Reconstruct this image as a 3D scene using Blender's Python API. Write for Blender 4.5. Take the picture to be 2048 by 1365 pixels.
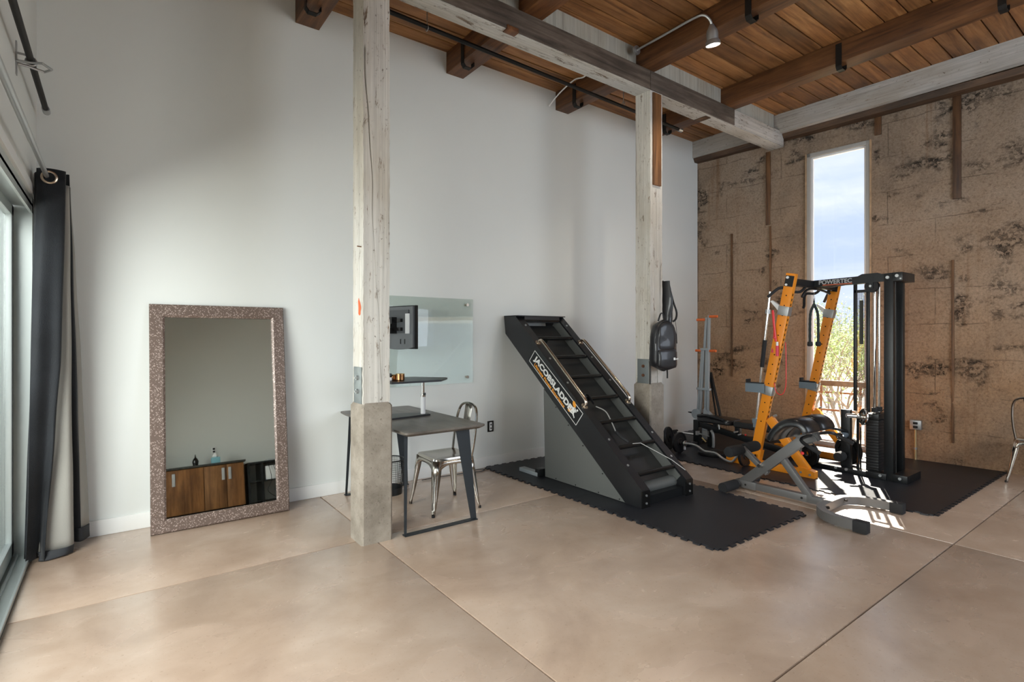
import bpy, bmesh, math, random
from mathutils import Vector as V, Matrix, noise as mnoise
from math import sin, cos, tan, pi, radians as R, sqrt, atan2
random.seed(7)
S = bpy.context.scene
for o in list(bpy.data.objects): bpy.data.objects.remove(o, do_unlink=True)
COL = S.collection

# ------------------------------------------------------------------ camera
cd = bpy.data.cameras.new('camera'); cam = bpy.data.objects.new('camera', cd); COL.objects.link(cam)
cam.location = (0, 0, 1.45); cam.rotation_euler = (R(90), 0, R(53.3 - 90))
cd.sensor_width = 36; cd.lens = 1065 / 2048 * 36; cd.shift_y = -(682.5 - 672) / 2048
cd.clip_start = .05; cd.clip_end = 200
S.camera = cam
S.view_settings.view_transform = 'Standard'; S.view_settings.look = 'None'
S.view_settings.gamma = 1; S.view_settings.use_curve_mapping = False
S.view_settings.exposure = 0.0

# ------------------------------------------------------------------ sky, sun, daylight
W = bpy.data.worlds.new('sky'); S.world = W; W.use_nodes = True
nt = W.node_tree; nt.nodes.clear()
def wn(t): return nt.nodes.new(t)
tc = wn('ShaderNodeTexCoord'); mp = wn('ShaderNodeMapping'); nz = wn('ShaderNodeTexNoise'); rp = wn('ShaderNodeValToRGB')
mp.inputs['Scale'].default_value = (1.2, 1.2, 5.0)
nz.inputs['Scale'].default_value = 2.2; nz.inputs['Detail'].default_value = 5; nz.inputs['Roughness'].default_value = .55
rp.color_ramp.elements[0].position = .42; rp.color_ramp.elements[0].color = (.53, .645, .86, 1)
rp.color_ramp.elements[1].position = .72; rp.color_ramp.elements[1].color = (.86, .91, .98, 1)
bg = wn('ShaderNodeBackground'); bg.inputs['Strength'].default_value = 1.3; wo = wn('ShaderNodeOutputWorld')
nt.links.new(tc.outputs['Generated'], mp.inputs['Vector']); nt.links.new(mp.outputs['Vector'], nz.inputs['Vector'])
nt.links.new(nz.outputs['Fac'], rp.inputs['Fac']); nt.links.new(rp.outputs['Color'], bg.inputs['Color']); nt.links.new(bg.outputs['Background'], wo.inputs['Surface'])

def light(name, kind, loc, direction, energy, color, **kw):
    l = bpy.data.lights.new(name, kind); l.energy = energy; l.color = color
    for k, v in kw.items(): setattr(l, k, v)
    o = bpy.data.objects.new(name, l); COL.objects.link(o); o.location = loc
    o.rotation_euler = V(direction).to_track_quat('-Z', 'Y').to_euler()
    return o
light('sun', 'SUN', (12, 6, 8), (-1, -.455, -1.286), 30.0, (1, .93, .82), angle=R(.6))
light('daylight_patio_door', 'AREA', (-1.75, 1.7, 2.2), (1, 0, -.42), 430, (1.0, .985, .96), shape='RECTANGLE', size=3.6, size_y=2.8)
light('added_front_fill', 'AREA', (4.9, -1.95, 2.2), (.15, 1, -.12), 135, (.80, .89, 1.0), shape='RECTANGLE', size=3.3, size_y=2.5)  # added fill light outside the made-up front window

# ------------------------------------------------------------------ materials
MATS = {}
def newmat(name):
    m = bpy.data.materials.new(name); m.use_nodes = True; MATS[name] = m
    n = m.node_tree; return m, n, n.nodes['Principled BSDF']
def M(name, col, rough=.5, metal=0, bump=0, bscale=80, spec=.5, var=0, vscale=6, coat=0):
    m, n, p = newmat(name)
    p.inputs['Base Color'].default_value = (*col, 1); p.inputs['Roughness'].default_value = rough
    p.inputs['Metallic'].default_value = metal; p.inputs['Specular IOR Level'].default_value = spec
    if coat: p.inputs['Coat Weight'].default_value = coat
    if bump or var:
        t = n.nodes.new('ShaderNodeTexCoord')
    if var:
        z = n.nodes.new('ShaderNodeTexNoise'); z.inputs['Scale'].default_value = vscale; z.inputs['Detail'].default_value = 6
        n.links.new(t.outputs['Object'], z.inputs['Vector'])
        r = n.nodes.new('ShaderNodeValToRGB'); r.color_ramp.elements[0].position = .3; r.color_ramp.elements[1].position = .7
        r.color_ramp.elements[0].color = (*[c * (1 - var) for c in col], 1); r.color_ramp.elements[1].color = (*[min(1, c * (1 + var)) for c in col], 1)
        n.links.new(z.outputs['Fac'], r.inputs['Fac']); n.links.new(r.outputs['Color'], p.inputs['Base Color'])
    if bump:
        z2 = n.nodes.new('ShaderNodeTexNoise'); z2.inputs['Scale'].default_value = bscale; z2.inputs['Detail'].default_value = 4
        n.links.new(t.outputs['Object'], z2.inputs['Vector'])
        b = n.nodes.new('ShaderNodeBump'); b.inputs['Strength'].default_value = bump; b.inputs['Distance'].default_value = .004
        n.links.new(z2.outputs['Fac'], b.inputs['Height']); n.links.new(b.outputs['Normal'], p.inputs['Normal'])
    return m
def ramp(n, stops):
    r = n.nodes.new('ShaderNodeValToRGB'); e = r.color_ramp.elements
    while len(e) < len(stops): e.new(.5)
    for k, (pos, c) in enumerate(stops): e[k].position = pos; e[k].color = (*c, 1)
    return r
def coords(n, scale, rand=0):
    t = n.nodes.new('ShaderNodeTexCoord'); mp = n.nodes.new('ShaderNodeMapping'); mp.inputs['Scale'].default_value = scale
    n.links.new(t.outputs['Object'], mp.inputs['Vector'])
    if rand:
        oi = n.nodes.new('ShaderNodeObjectInfo'); mu = n.nodes.new('ShaderNodeMath'); mu.operation = 'MULTIPLY'; mu.inputs[1].default_value = rand
        n.links.new(oi.outputs['Random'], mu.inputs[0]); cx = n.nodes.new('ShaderNodeCombineXYZ')
        for k in range(3): n.links.new(mu.outputs[0], cx.inputs[k])
        n.links.new(cx.outputs[0], mp.inputs['Location'])
    return mp
def tex(n, mp, scale, detail=6, rough=.6, dist=0):
    z = n.nodes.new('ShaderNodeTexNoise'); z.inputs['Scale'].default_value = scale; z.inputs['Detail'].default_value = detail
    z.inputs['Roughness'].default_value = rough; z.inputs['Distortion'].default_value = dist
    n.links.new(mp.outputs['Vector'], z.inputs['Vector']); return z
def mixc(n, f, a, b, mode='MIX'):
    m = n.nodes.new('ShaderNodeMix'); m.data_type = 'RGBA'; m.blend_type = mode
    for s, v in ((0, f), (6, a), (7, b)):
        if isinstance(v, (int, float)): m.inputs[s].default_value = v
        elif isinstance(v, tuple): m.inputs[s].default_value = (*v, 1)
        else: n.links.new(v, m.inputs[s])
    return m.outputs[2]
def bump(n, p, h, s=.3, d=.01):
    b = n.nodes.new('ShaderNodeBump'); b.inputs['Strength'].default_value = s; b.inputs['Distance'].default_value = d
    n.links.new(h, b.inputs['Height']); n.links.new(b.outputs['Normal'], p.inputs['Normal'])
def stretch(axis, long, cross):
    s = [cross] * 3; s['xyz'.index(axis)] = long; return tuple(s)
def wood(name, dark, mid, lite, axis, rough=.55, rand=37, knots=True, cross=9):
    m, n, p = newmat(name)
    mp = coords(n, stretch(axis, .55, cross), rand)
    g = tex(n, mp, 2.2, 8, .65, .8); r = ramp(n, [(.3, dark), (.5, mid), (.72, lite)]); n.links.new(g.outputs['Fac'], r.inputs['Fac'])
    c = r.outputs['Color']
    mp2 = coords(n, stretch(axis, 1.1, 2.5), rand); st = tex(n, mp2, 1.7, 4, .6)
    r2 = ramp(n, [(.34, (.45, .42, .40)), (.6, (1, 1, 1))]); n.links.new(st.outputs['Fac'], r2.inputs['Fac'])
    c = mixc(n, .75, c, r2.outputs['Color'], 'MULTIPLY')
    if rand:
        oi = n.nodes.new('ShaderNodeObjectInfo'); r3 = ramp(n, [(0, (.52, .48, .46)), (.35, (1, .93, .85)), (.7, (.78, .78, .8)), (1, (1.15, 1.05, .95))])
        n.links.new(oi.outputs['Random'], r3.inputs['Fac']); c = mixc(n, .9, c, r3.outputs['Color'], 'MULTIPLY')
    n.links.new(c, p.inputs['Base Color']); p.inputs['Roughness'].default_value = rough
    bump(n, p, g.outputs['Fac'], .35, .006)
    return m
def whitewash(name, axis, amount=.5, paint=(.66, .64, .58), bare=(.17, .115, .07)):
    m, n, p = newmat(name)
    mp = coords(n, stretch(axis, 1.3, 6), 11)
    a = tex(n, mp, 4.2, 10, .78, .5); r = ramp(n, [(amount - .07, (0, 0, 0)), (amount, (1, 1, 1))]); n.links.new(a.outputs['Fac'], r.inputs['Fac'])
    mp2 = coords(n, stretch(axis, .4, 26), 5); g = tex(n, mp2, 2.0, 7, .65, .4)
    rb = ramp(n, [(.35, tuple(c * .5 for c in bare)), (.65, tuple(c * 1.7 for c in bare))]); n.links.new(g.outputs['Fac'], rb.inputs['Fac'])
    rp2 = ramp(n, [(.27, tuple(c * .42 for c in bare)), (.36, tuple(c * .76 for c in paint)), (.60, paint)]); n.links.new(g.outputs['Fac'], rp2.inputs['Fac'])
    c = mixc(n, r.outputs['Color'], rb.outputs['Color'], rp2.outputs['Color'])
    mp4 = coords(n, stretch(axis, .8, 2.2), 3); w = tex(n, mp4, 1.6, 4, .6); rw = ramp(n, [(.35, (.78, .73, .66)), (.6, (1, 1, 1))]); n.links.new(w.outputs['Fac'], rw.inputs['Fac'])
    c = mixc(n, .8, c, rw.outputs['Color'], 'MULTIPLY')
    mp5 = coords(n, stretch(axis, 1, 1.6), 8); tk = tex(n, mp5, 30, 4, .6); rt = ramp(n, [(.30, (1, 1, 1)), (.36, (0, 0, 0))]); n.links.new(tk.outputs['Fac'], rt.inputs['Fac'])
    pt_ = tex(n, mp5, 2.3, 3, .6); rq = ramp(n, [(.46, (0, 0, 0)), (.6, (1, 1, 1))]); n.links.new(pt_.outputs['Fac'], rq.inputs['Fac'])
    c = mixc(n, mixc(n, 1.0, rt.outputs['Color'], rq.outputs['Color'], 'MULTIPLY'), c, tuple(x * .6 for x in bare))   # dings and nail scars
    n.links.new(c, p.inputs['Base Color']); p.inputs['Roughness'].default_value = .75
    bump(n, p, r.outputs['Color'], .35, .004)
    return m
def concrete(name, a, b, rough=.85, scale=5, pits=.35, bs=.4):
    m, n, p = newmat(name)
    mp = coords(n, (1, 1, 1)); z = tex(n, mp, scale, 9, .65); r = ramp(n, [(.32, a), (.66, b)]); n.links.new(z.outputs['Fac'], r.inputs['Fac'])
    z2 = tex(n, mp, 55, 5, .7); r2 = ramp(n, [(pits - .05, (.45, .42, .38)), (pits + .06, (1, 1, 1))]); n.links.new(z2.outputs['Fac'], r2.inputs['Fac'])
    n.links.new(mixc(n, .8, r.outputs['Color'], r2.outputs['Color'], 'MULTIPLY'), p.inputs['Base Color'])
    p.inputs['Roughness'].default_value = rough; bump(n, p, z2.outputs['Fac'], bs, .006)
    return m

def make_floor_mat():
    m, n, p = newmat('stained_concrete_floor')
    mp = coords(n, (1, 1, 1)); a = tex(n, mp, 1.3, 8, .62, .4)
    r = ramp(n, [(.28, (.36, .255, .19)), (.5, (.47, .345, .26)), (.72, (.545, .425, .34))]); n.links.new(a.outputs['Fac'], r.inputs['Fac'])
    mp2 = coords(n, (1, 1.5, 1)); b = tex(n, mp2, 2.6, 5, .5, .8); r2 = ramp(n, [(.25, (.80, .77, .73)), (.75, (1.04, 1.04, 1.04))]); n.links.new(b.outputs['Fac'], r2.inputs['Fac'])
    c = tex(n, mp, 60, 3, .6); r3 = ramp(n, [(.28, (.55, .50, .44)), (.38, (1, 1, 1))]); n.links.new(c.outputs['Fac'], r3.inputs['Fac'])
    col = mixc(n, .8, r.outputs['Color'], r2.outputs['Color'], 'MULTIPLY'); col = mixc(n, .5, col, r3.outputs['Color'], 'MULTIPLY')
    n.links.new(col, p.inputs['Base Color'])
    rr = n.nodes.new('ShaderNodeMapRange'); rr.inputs[1].default_value = .3; rr.inputs[2].default_value = .7; rr.inputs[3].default_value = .23; rr.inputs[4].default_value = .29
    n.links.new(b.outputs['Fac'], rr.inputs[0]); n.links.new(rr.outputs[0], p.inputs['Coat Roughness'])
    p.inputs['Roughness'].default_value = .45; p.inputs['Specular IOR Level'].default_value = .4
    p.inputs['Coat Weight'].default_value = .85; p.inputs['Coat IOR'].default_value = 2.0   # wax over the stained slab
    return m
def make_wall_mat():
    m, n, p = newmat('rough_cast_concrete')
    mp = coords(n, (1, 1, 1)); a = tex(n, mp, .9, 8, .6, .5)
    r = ramp(n, [(.28, (.36, .285, .22)), (.5, (.56, .425, .31)), (.72, (.66, .54, .43))]); n.links.new(a.outputs['Fac'], r.inputs['Fac'])
    fine = tex(n, mp, 42, 9, .8); r2 = ramp(n, [(.34, (.42, .36, .31)), (.46, (.86, .83, .80)), (.68, (1.2, 1.19, 1.17))]); n.links.new(fine.outputs['Fac'], r2.inputs['Fac'])
    c = mixc(n, .85, r.outputs['Color'], r2.outputs['Color'], 'MULTIPLY')
    # honeycombed pour lines: wandering dark seams made of open pits
    def seam(sc, off, width):
        q = coords(n, sc); q.inputs['Location'].default_value = off; s_ = tex(n, q, 1.0, 5, .55, .3)
        sb_ = n.nodes.new('ShaderNodeMath'); sb_.operation = 'SUBTRACT'; sb_.inputs[1].default_value = .5; n.links.new(s_.outputs['Fac'], sb_.inputs[0])
        ab = n.nodes.new('ShaderNodeMath'); ab.operation = 'ABSOLUTE'; n.links.new(sb_.outputs[0], ab.inputs[0])
        r_ = ramp(n, [(0, (1, 1, 1)), (width, (0, 0, 0))]); n.links.new(ab.outputs[0], r_.inputs['Fac']); return r_.outputs['Color']
    s1 = seam((.5, .45, 1.15), (3, 7, 1.3), .034); s2 = seam((.45, .45, 1.3), (9, 2, 4.1), .026)
    sm = mixc(n, 1.0, s1, s2, 'LIGHTEN')
    patch = tex(n, mp, 2.4, 5, .62); rpz = ramp(n, [(.50, (0, 0, 0)), (.60, (1, 1, 1))]); n.links.new(patch.outputs['Fac'], rpz.inputs['Fac'])
    grit = tex(n, mp, 24, 5, .75); rg = ramp(n, [(.47, (0, 0, 0)), (.54, (1, 1, 1))]); n.links.new(grit.outputs['Fac'], rg.inputs['Fac'])
    k = mixc(n, 1.0, sm, rpz.outputs['Color'], 'MULTIPLY'); k = mixc(n, 1.0, k, rg.outputs['Color'], 'MULTIPLY')
    c = mixc(n, k, c, (.05, .04, .033))
    # board-form joints: faint broken lines
    uv = n.nodes.new('ShaderNodeTexCoord'); sx_ = n.nodes.new('ShaderNodeSeparateXYZ'); n.links.new(uv.outputs['Object'], sx_.inputs[0])
    wob = tex(n, mp, 2.6, 3, .6); ad = n.nodes.new('ShaderNodeMath'); ad.operation = 'MULTIPLY_ADD'; ad.inputs[1].default_value = .07
    n.links.new(wob.outputs['Fac'], ad.inputs[0]); n.links.new(sx_.outputs[2], ad.inputs[2])
    cb = n.nodes.new('ShaderNodeCombineXYZ'); n.links.new(sx_.outputs[1], cb.inputs[0]); n.links.new(ad.outputs[0], cb.inputs[1])
    bk = n.nodes.new('ShaderNodeTexBrick'); bk.inputs['Scale'].default_value = 1; bk.inputs['Brick Width'].default_value = 1.22; bk.inputs['Row Height'].default_value = .405
    bk.inputs['Mortar Size'].default_value = .007; bk.inputs['Mortar Smooth'].default_value = .6; bk.offset = .37
    bk.inputs['Color1'].default_value = (0, 0, 0, 1); bk.inputs['Color2'].default_value = (.10, .10, .10, 1); bk.inputs['Mortar'].default_value = (1, 1, 1, 1)
    n.links.new(cb.outputs[0], bk.inputs['Vector'])
    gap = tex(n, mp, 3.1, 4, .6); rgp = ramp(n, [(.44, (.06, .06, .06)), (.56, (.55, .55, .55))]); n.links.new(gap.outputs['Fac'], rgp.inputs['Fac'])
    jl_ = mixc(n, 1.0, bk.outputs['Color'], rgp.outputs['Color'], 'MULTIPLY'); c = mixc(n, jl_, c, (.10, .075, .055))
    # warm bounce glow painted into the colour: orange clouds, stronger in the lower lifts
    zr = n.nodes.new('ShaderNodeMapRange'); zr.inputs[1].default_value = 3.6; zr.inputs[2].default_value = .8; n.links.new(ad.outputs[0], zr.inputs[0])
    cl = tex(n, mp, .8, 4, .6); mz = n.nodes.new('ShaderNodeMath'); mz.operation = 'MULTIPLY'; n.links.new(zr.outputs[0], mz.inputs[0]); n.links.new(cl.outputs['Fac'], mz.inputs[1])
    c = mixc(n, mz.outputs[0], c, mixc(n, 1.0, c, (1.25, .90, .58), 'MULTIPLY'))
    # rust runs down the face
    mp3 = coords(n, (1, 3.2, .16)); st = tex(n, mp3, 2.3, 5, .6); rs = ramp(n, [(.60, (0, 0, 0)), (.74, (.55, .55, .55))]); n.links.new(st.outputs['Fac'], rs.inputs['Fac'])
    c = mixc(n, rs.outputs['Color'], c, (.30, .145, .06))
    n.links.new(c, p.inputs['Base Color']); p.inputs['Roughness'].default_value = .92; p.inputs['Specular IOR Level'].default_value = .2
    sub = n.nodes.new('ShaderNodeMath'); sub.operation = 'SUBTRACT'; n.links.new(fine.outputs['Fac'], sub.inputs[0]); n.links.new(k, sub.inputs[1])
    bump(n, p, sub.outputs[0], 1.0, .035)
    return m
def make_glass(name, tint=(1, 1, 1), refl=.9):
    m, n, p = newmat(name); n.nodes.remove(p)
    out = n.nodes['Material Output']; tr = n.nodes.new('ShaderNodeBsdfTransparent'); tr.inputs[0].default_value = (*tint, 1)
    gl = n.nodes.new('ShaderNodeBsdfGlossy'); gl.inputs['Roughness'].default_value = .01; gl.inputs[0].default_value = (refl, refl, refl, 1)
    fr = n.nodes.new('ShaderNodeFresnel'); ge = n.nodes.new('ShaderNodeNewGeometry'); mr = n.nodes.new('ShaderNodeMapRange')
    mr.inputs[3].default_value = 1.5; mr.inputs[4].default_value = 1 / 1.5   # the far skin of a pane is met from inside
    n.links.new(ge.outputs['Backfacing'], mr.inputs[0]); n.links.new(mr.outputs[0], fr.inputs[0]); mx = n.nodes.new('ShaderNodeMixShader')
    n.links.new(fr.outputs[0], mx.inputs[0]); n.links.new(tr.outputs[0], mx.inputs[1]); n.links.new(gl.outputs[0], mx.inputs[2]); n.links.new(mx.outputs[0], out.inputs[0])
    return m
def make_emit(name, col, s):
    m, n, p = newmat(name); p.inputs['Base Color'].default_value = (0, 0, 0, 1)
    p.inputs['Emission Color'].default_value = (*col, 1); p.inputs['Emission Strength'].default_value = s; return m
def make_mosaic():
    m, n, p = newmat('mosaic_frame'); mp = coords(n, (1, 1, 1))
    # short metallic dashes lying every which way
    nd = tex(n, mp, 42, 1, .5); r0 = ramp(n, [(0.44, (0, 0, 0)), (.56, (1, 1, 1))]); n.links.new(nd.outputs['Fac'], r0.inputs['Fac'])
    def dash(rot):
        q0 = coords(n, (1, .001, 1)); q0.inputs['Rotation'].default_value = (0, rot, 0)
        q = n.nodes.new('ShaderNodeMapping'); q.inputs['Scale'].default_value = (52, 1, 125); n.links.new(q0.outputs['Vector'], q.inputs['Vector'])
        v = n.nodes.new('ShaderNodeTexVoronoi'); v.inputs['Scale'].default_value = 1; v.inputs['Randomness'].default_value = .6
        n.links.new(q.outputs['Vector'], v.inputs['Vector']); return v
    d1, d2 = dash(.78), dash(-.78)
    f1 = mixc(n, r0.outputs['Color'], d1.outputs['Distance'], d2.outputs['Distance']); c1 = mixc(n, r0.outputs['Color'], d1.outputs['Color'], d2.outputs['Color'])
    edge = ramp(n, [(.28, (0, 0, 0)), (.42, (1, 1, 1))]); n.links.new(f1, edge.inputs['Fac'])
    shade = ramp(n, [(.2, (.42, .33, .29)), (.5, (.58, .48, .44)), (.8, (.80, .74, .74))]); n.links.new(c1, shade.inputs['Fac'])
    c = mixc(n, edge.outputs['Color'], shade.outputs['Color'], (.16, .115, .095))
    n.links.new(c, p.inputs['Base Color']); p.inputs['Metallic'].default_value = .25; p.inputs['Roughness'].default_value = .35
    bump(n, p, edge.outputs['Color'], -.4, .003); return m

wallp = M('white_wall_paint', (.735, .755, .73), .75, bump=.06, bscale=160, var=.012, vscale=1.5, spec=.3)
trimw = M('white_trim_paint', (.78, .78, .76), .5)
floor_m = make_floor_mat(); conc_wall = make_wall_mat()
joint_m = M('dark_joint_filler', (.05, .042, .036), .9)  # dark base that shows in the slab joints and plank gaps
ped_m = concrete('pedestal_concrete', (.19, .16, .125), (.36, .315, .26), .88, 4, .36, .45)
plank_m = wood('ceiling_plank_wood', (.16, .062, .018), (.37, .165, .052), (.52, .27, .105), 'x')
joist_m = wood('joist_wood', (.06, .022, .007), (.16, .062, .018), (.25, .11, .037), 'y')
board_m = wood('nailed_board_wood', (.06, .028, .012), (.17, .08, .03), (.27, .14, .06), 'z')
ledger_m = wood('ledger_wood', (.05, .028, .014), (.13, .07, .035), (.22, .125, .065), 'y', rand=9)
ww_z = whitewash('whitewashed_post', 'z', .425, (.66, .635, .585)); ww_x = whitewash('whitewashed_beam', 'x', .45, (.56, .545, .51), (.14, .10, .07)); ww_y = whitewash('whitewashed_rim', 'y', .40, (.50, .48, .45))
weath_m = wood('weathered_face_board', (.05, .038, .028), (.125, .098, .076), (.23, .19, .155), 'x', .75, 7)
ww_b = whitewash('whitewashed_plywood', 'z', .38, (.46, .45, .39), (.28, .24, .17))
black = M('black_powder_coat', (.008, .009, .010), .36, spec=.4, bump=.05, bscale=300)
blackp = M('black_textured_panel', (.008, .0085, .010), .30, spec=.5, bump=.25, bscale=420)
blackm = M('black_iron', (.02, .018, .016), .55, metal=.6)
rubber = M('black_rubber', (.012, .012, .013), .75, bump=.1, bscale=260)
matr = M('rubber_mat', (.011, .012, .016), .46, spec=.5, bump=.22, bscale=330, var=.25, vscale=2.2)
foam = M('black_foam', (.013, .013, .014), .85, bump=.2, bscale=240)
vinyl = M('black_vinyl', (.010, .010, .011), .30, bump=.06, bscale=150)
nylon = M('black_nylon', (.014, .014, .016), .42, bump=.2, bscale=500, coat=.3)
fabric = M('black_webbing', (.02, .02, .021), .8)
orange = M('orange_enamel', (.80, .265, .012), .36, coat=.3)
greyp = M('grey_machine_panel', (.125, .13, .122), .5, metal=.2, bump=.04, bscale=300)
greysteel = M('grey_powder_coat', (.14, .135, .13), .42, metal=.3)
greylite = M('light_grey_enamel', (.36, .40, .42), .42, metal=.2)
bluegrey = M('blue_grey_steel', (.20, .25, .29), .4, metal=.4)
chrome = M('chrome', (.78, .76, .72), .12, metal=1); satin = M('satin_nickel_tube', (.60, .52, .43), .22, metal=1)
galv = M('galvanised_steel', (.46, .47, .47), .38, metal=.8); alum = M('aluminium_frame', (.50, .54, .53), .38, metal=.55)
gun = M('gunmetal_chair_steel', (.50, .47, .42), .22, metal=1, var=.18, vscale=5)
desk_m = wood('grey_brown_desk_top', (.10, .088, .076), (.145, .127, .107), (.19, .165, .14), 'y', .36, 0)
deskleg = M('charcoal_desk_steel', (.025, .03, .034), .45, metal=.4)
red = M('red_tubing', (.70, .03, .03), .4); redg = M('pink_red_grip', (.62, .04, .08), .5); orgrip = M('orange_grip', (.80, .16, .03), .55)
white = M('white_plastic', (.8, .8, .8), .4); offwhite = M('print_white', (.75, .75, .73), .5); printo = M('print_orange', (.82, .33, .03), .5)
steelplate = M('grey_steel_plate', (.22, .24, .24), .5, metal=.5, bump=.08, bscale=90); rust = M('rusty_bolt', (.16, .07, .035), .8, metal=.3)
orangepatch = M('bare_orange_wood_patch', (.66, .13, .045), .8, bump=.3, bscale=60)
curt = M('charcoal_velvet', (.012, .014, .017), .65, spec=.25, bump=.5, bscale=190, var=.35, vscale=3); curt.node_tree.nodes['Principled BSDF'].inputs['Sheen Weight'].default_value = .12
lining = M('grey_lining', (.31, .30, .27), .8, bump=.25, bscale=140, var=.10, vscale=2); hemm = M('curtain_hem_black', (.02, .022, .026), .7)
glass = make_glass('clear_glass'); doorglass = make_glass('door_glass', (.96, .985, .97), .65); board_glass = make_glass('glass_board', (.915, .945, .93), .8)
mirror_m = M('mirror_silver', (.66, .69, .66), .015, metal=1); mosaic = make_mosaic()
walnut = wood('walnut_veneer', (.17, .07, .02), (.31, .14, .045), (.42, .21, .075), 'z', .45, 5)
stone = M('dark_stone_counter', (.045, .045, .04), .25, var=.4, vscale=30); blackgloss = M('black_gloss', (.008, .008, .008), .12)
blue = M('pale_blue_box', (.25, .52, .60), .6); tissue = M('white_tissue', (.85, .85, .85), .9)
copper = M('copper_cup_metal', (.42, .22, .10), .3, metal=1, var=.3, vscale=60); brass = M('brass', (.75, .58, .28), .3, metal=1)
monitor_m = M('monitor_grey_plastic', (.10, .108, .115), .4); silver = M('silver_plastic', (.55, .56, .57), .35, metal=.4)
leaf = M('desert_leaf', (.40, .52, .20), .7, var=.35, vscale=1.2); bark = M('pale_bark', (.30, .27, .24), .85, var=.3, vscale=8)
soil = M('desert_soil', (.50, .42, .33), .95, var=.2, vscale=1); paver = M('patio_paving', (.42, .40, .36), .85, var=.12, vscale=3)
slat_m = wood('fence_slat_wood', (.10, .07, .05), (.20, .15, .11), (.28, .22, .17), 'x', .8, 23)
rustm = M('rusty_steel_rail', (.20, .085, .04), .85, bump=.2); cush = M('blue_cushion', (.10, .28, .36), .9, var=.7, vscale=26)
trimtan = M('tan_window_trim', (.38, .36, .33), .6); sashw = M('weathered_sash_wood', (.40, .26, .15), .7, var=.25, vscale=12)
grom = M('bronze_grommet', (.60, .48, .36), .3, metal=1)
bulb = make_emit('lamp_bulb', (1, .93, .8), 60); led = make_emit('green_display', (.35, .9, .05), 3.0); ledo = make_emit('orange_display', (1, .35, .02), 2.0)

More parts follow.
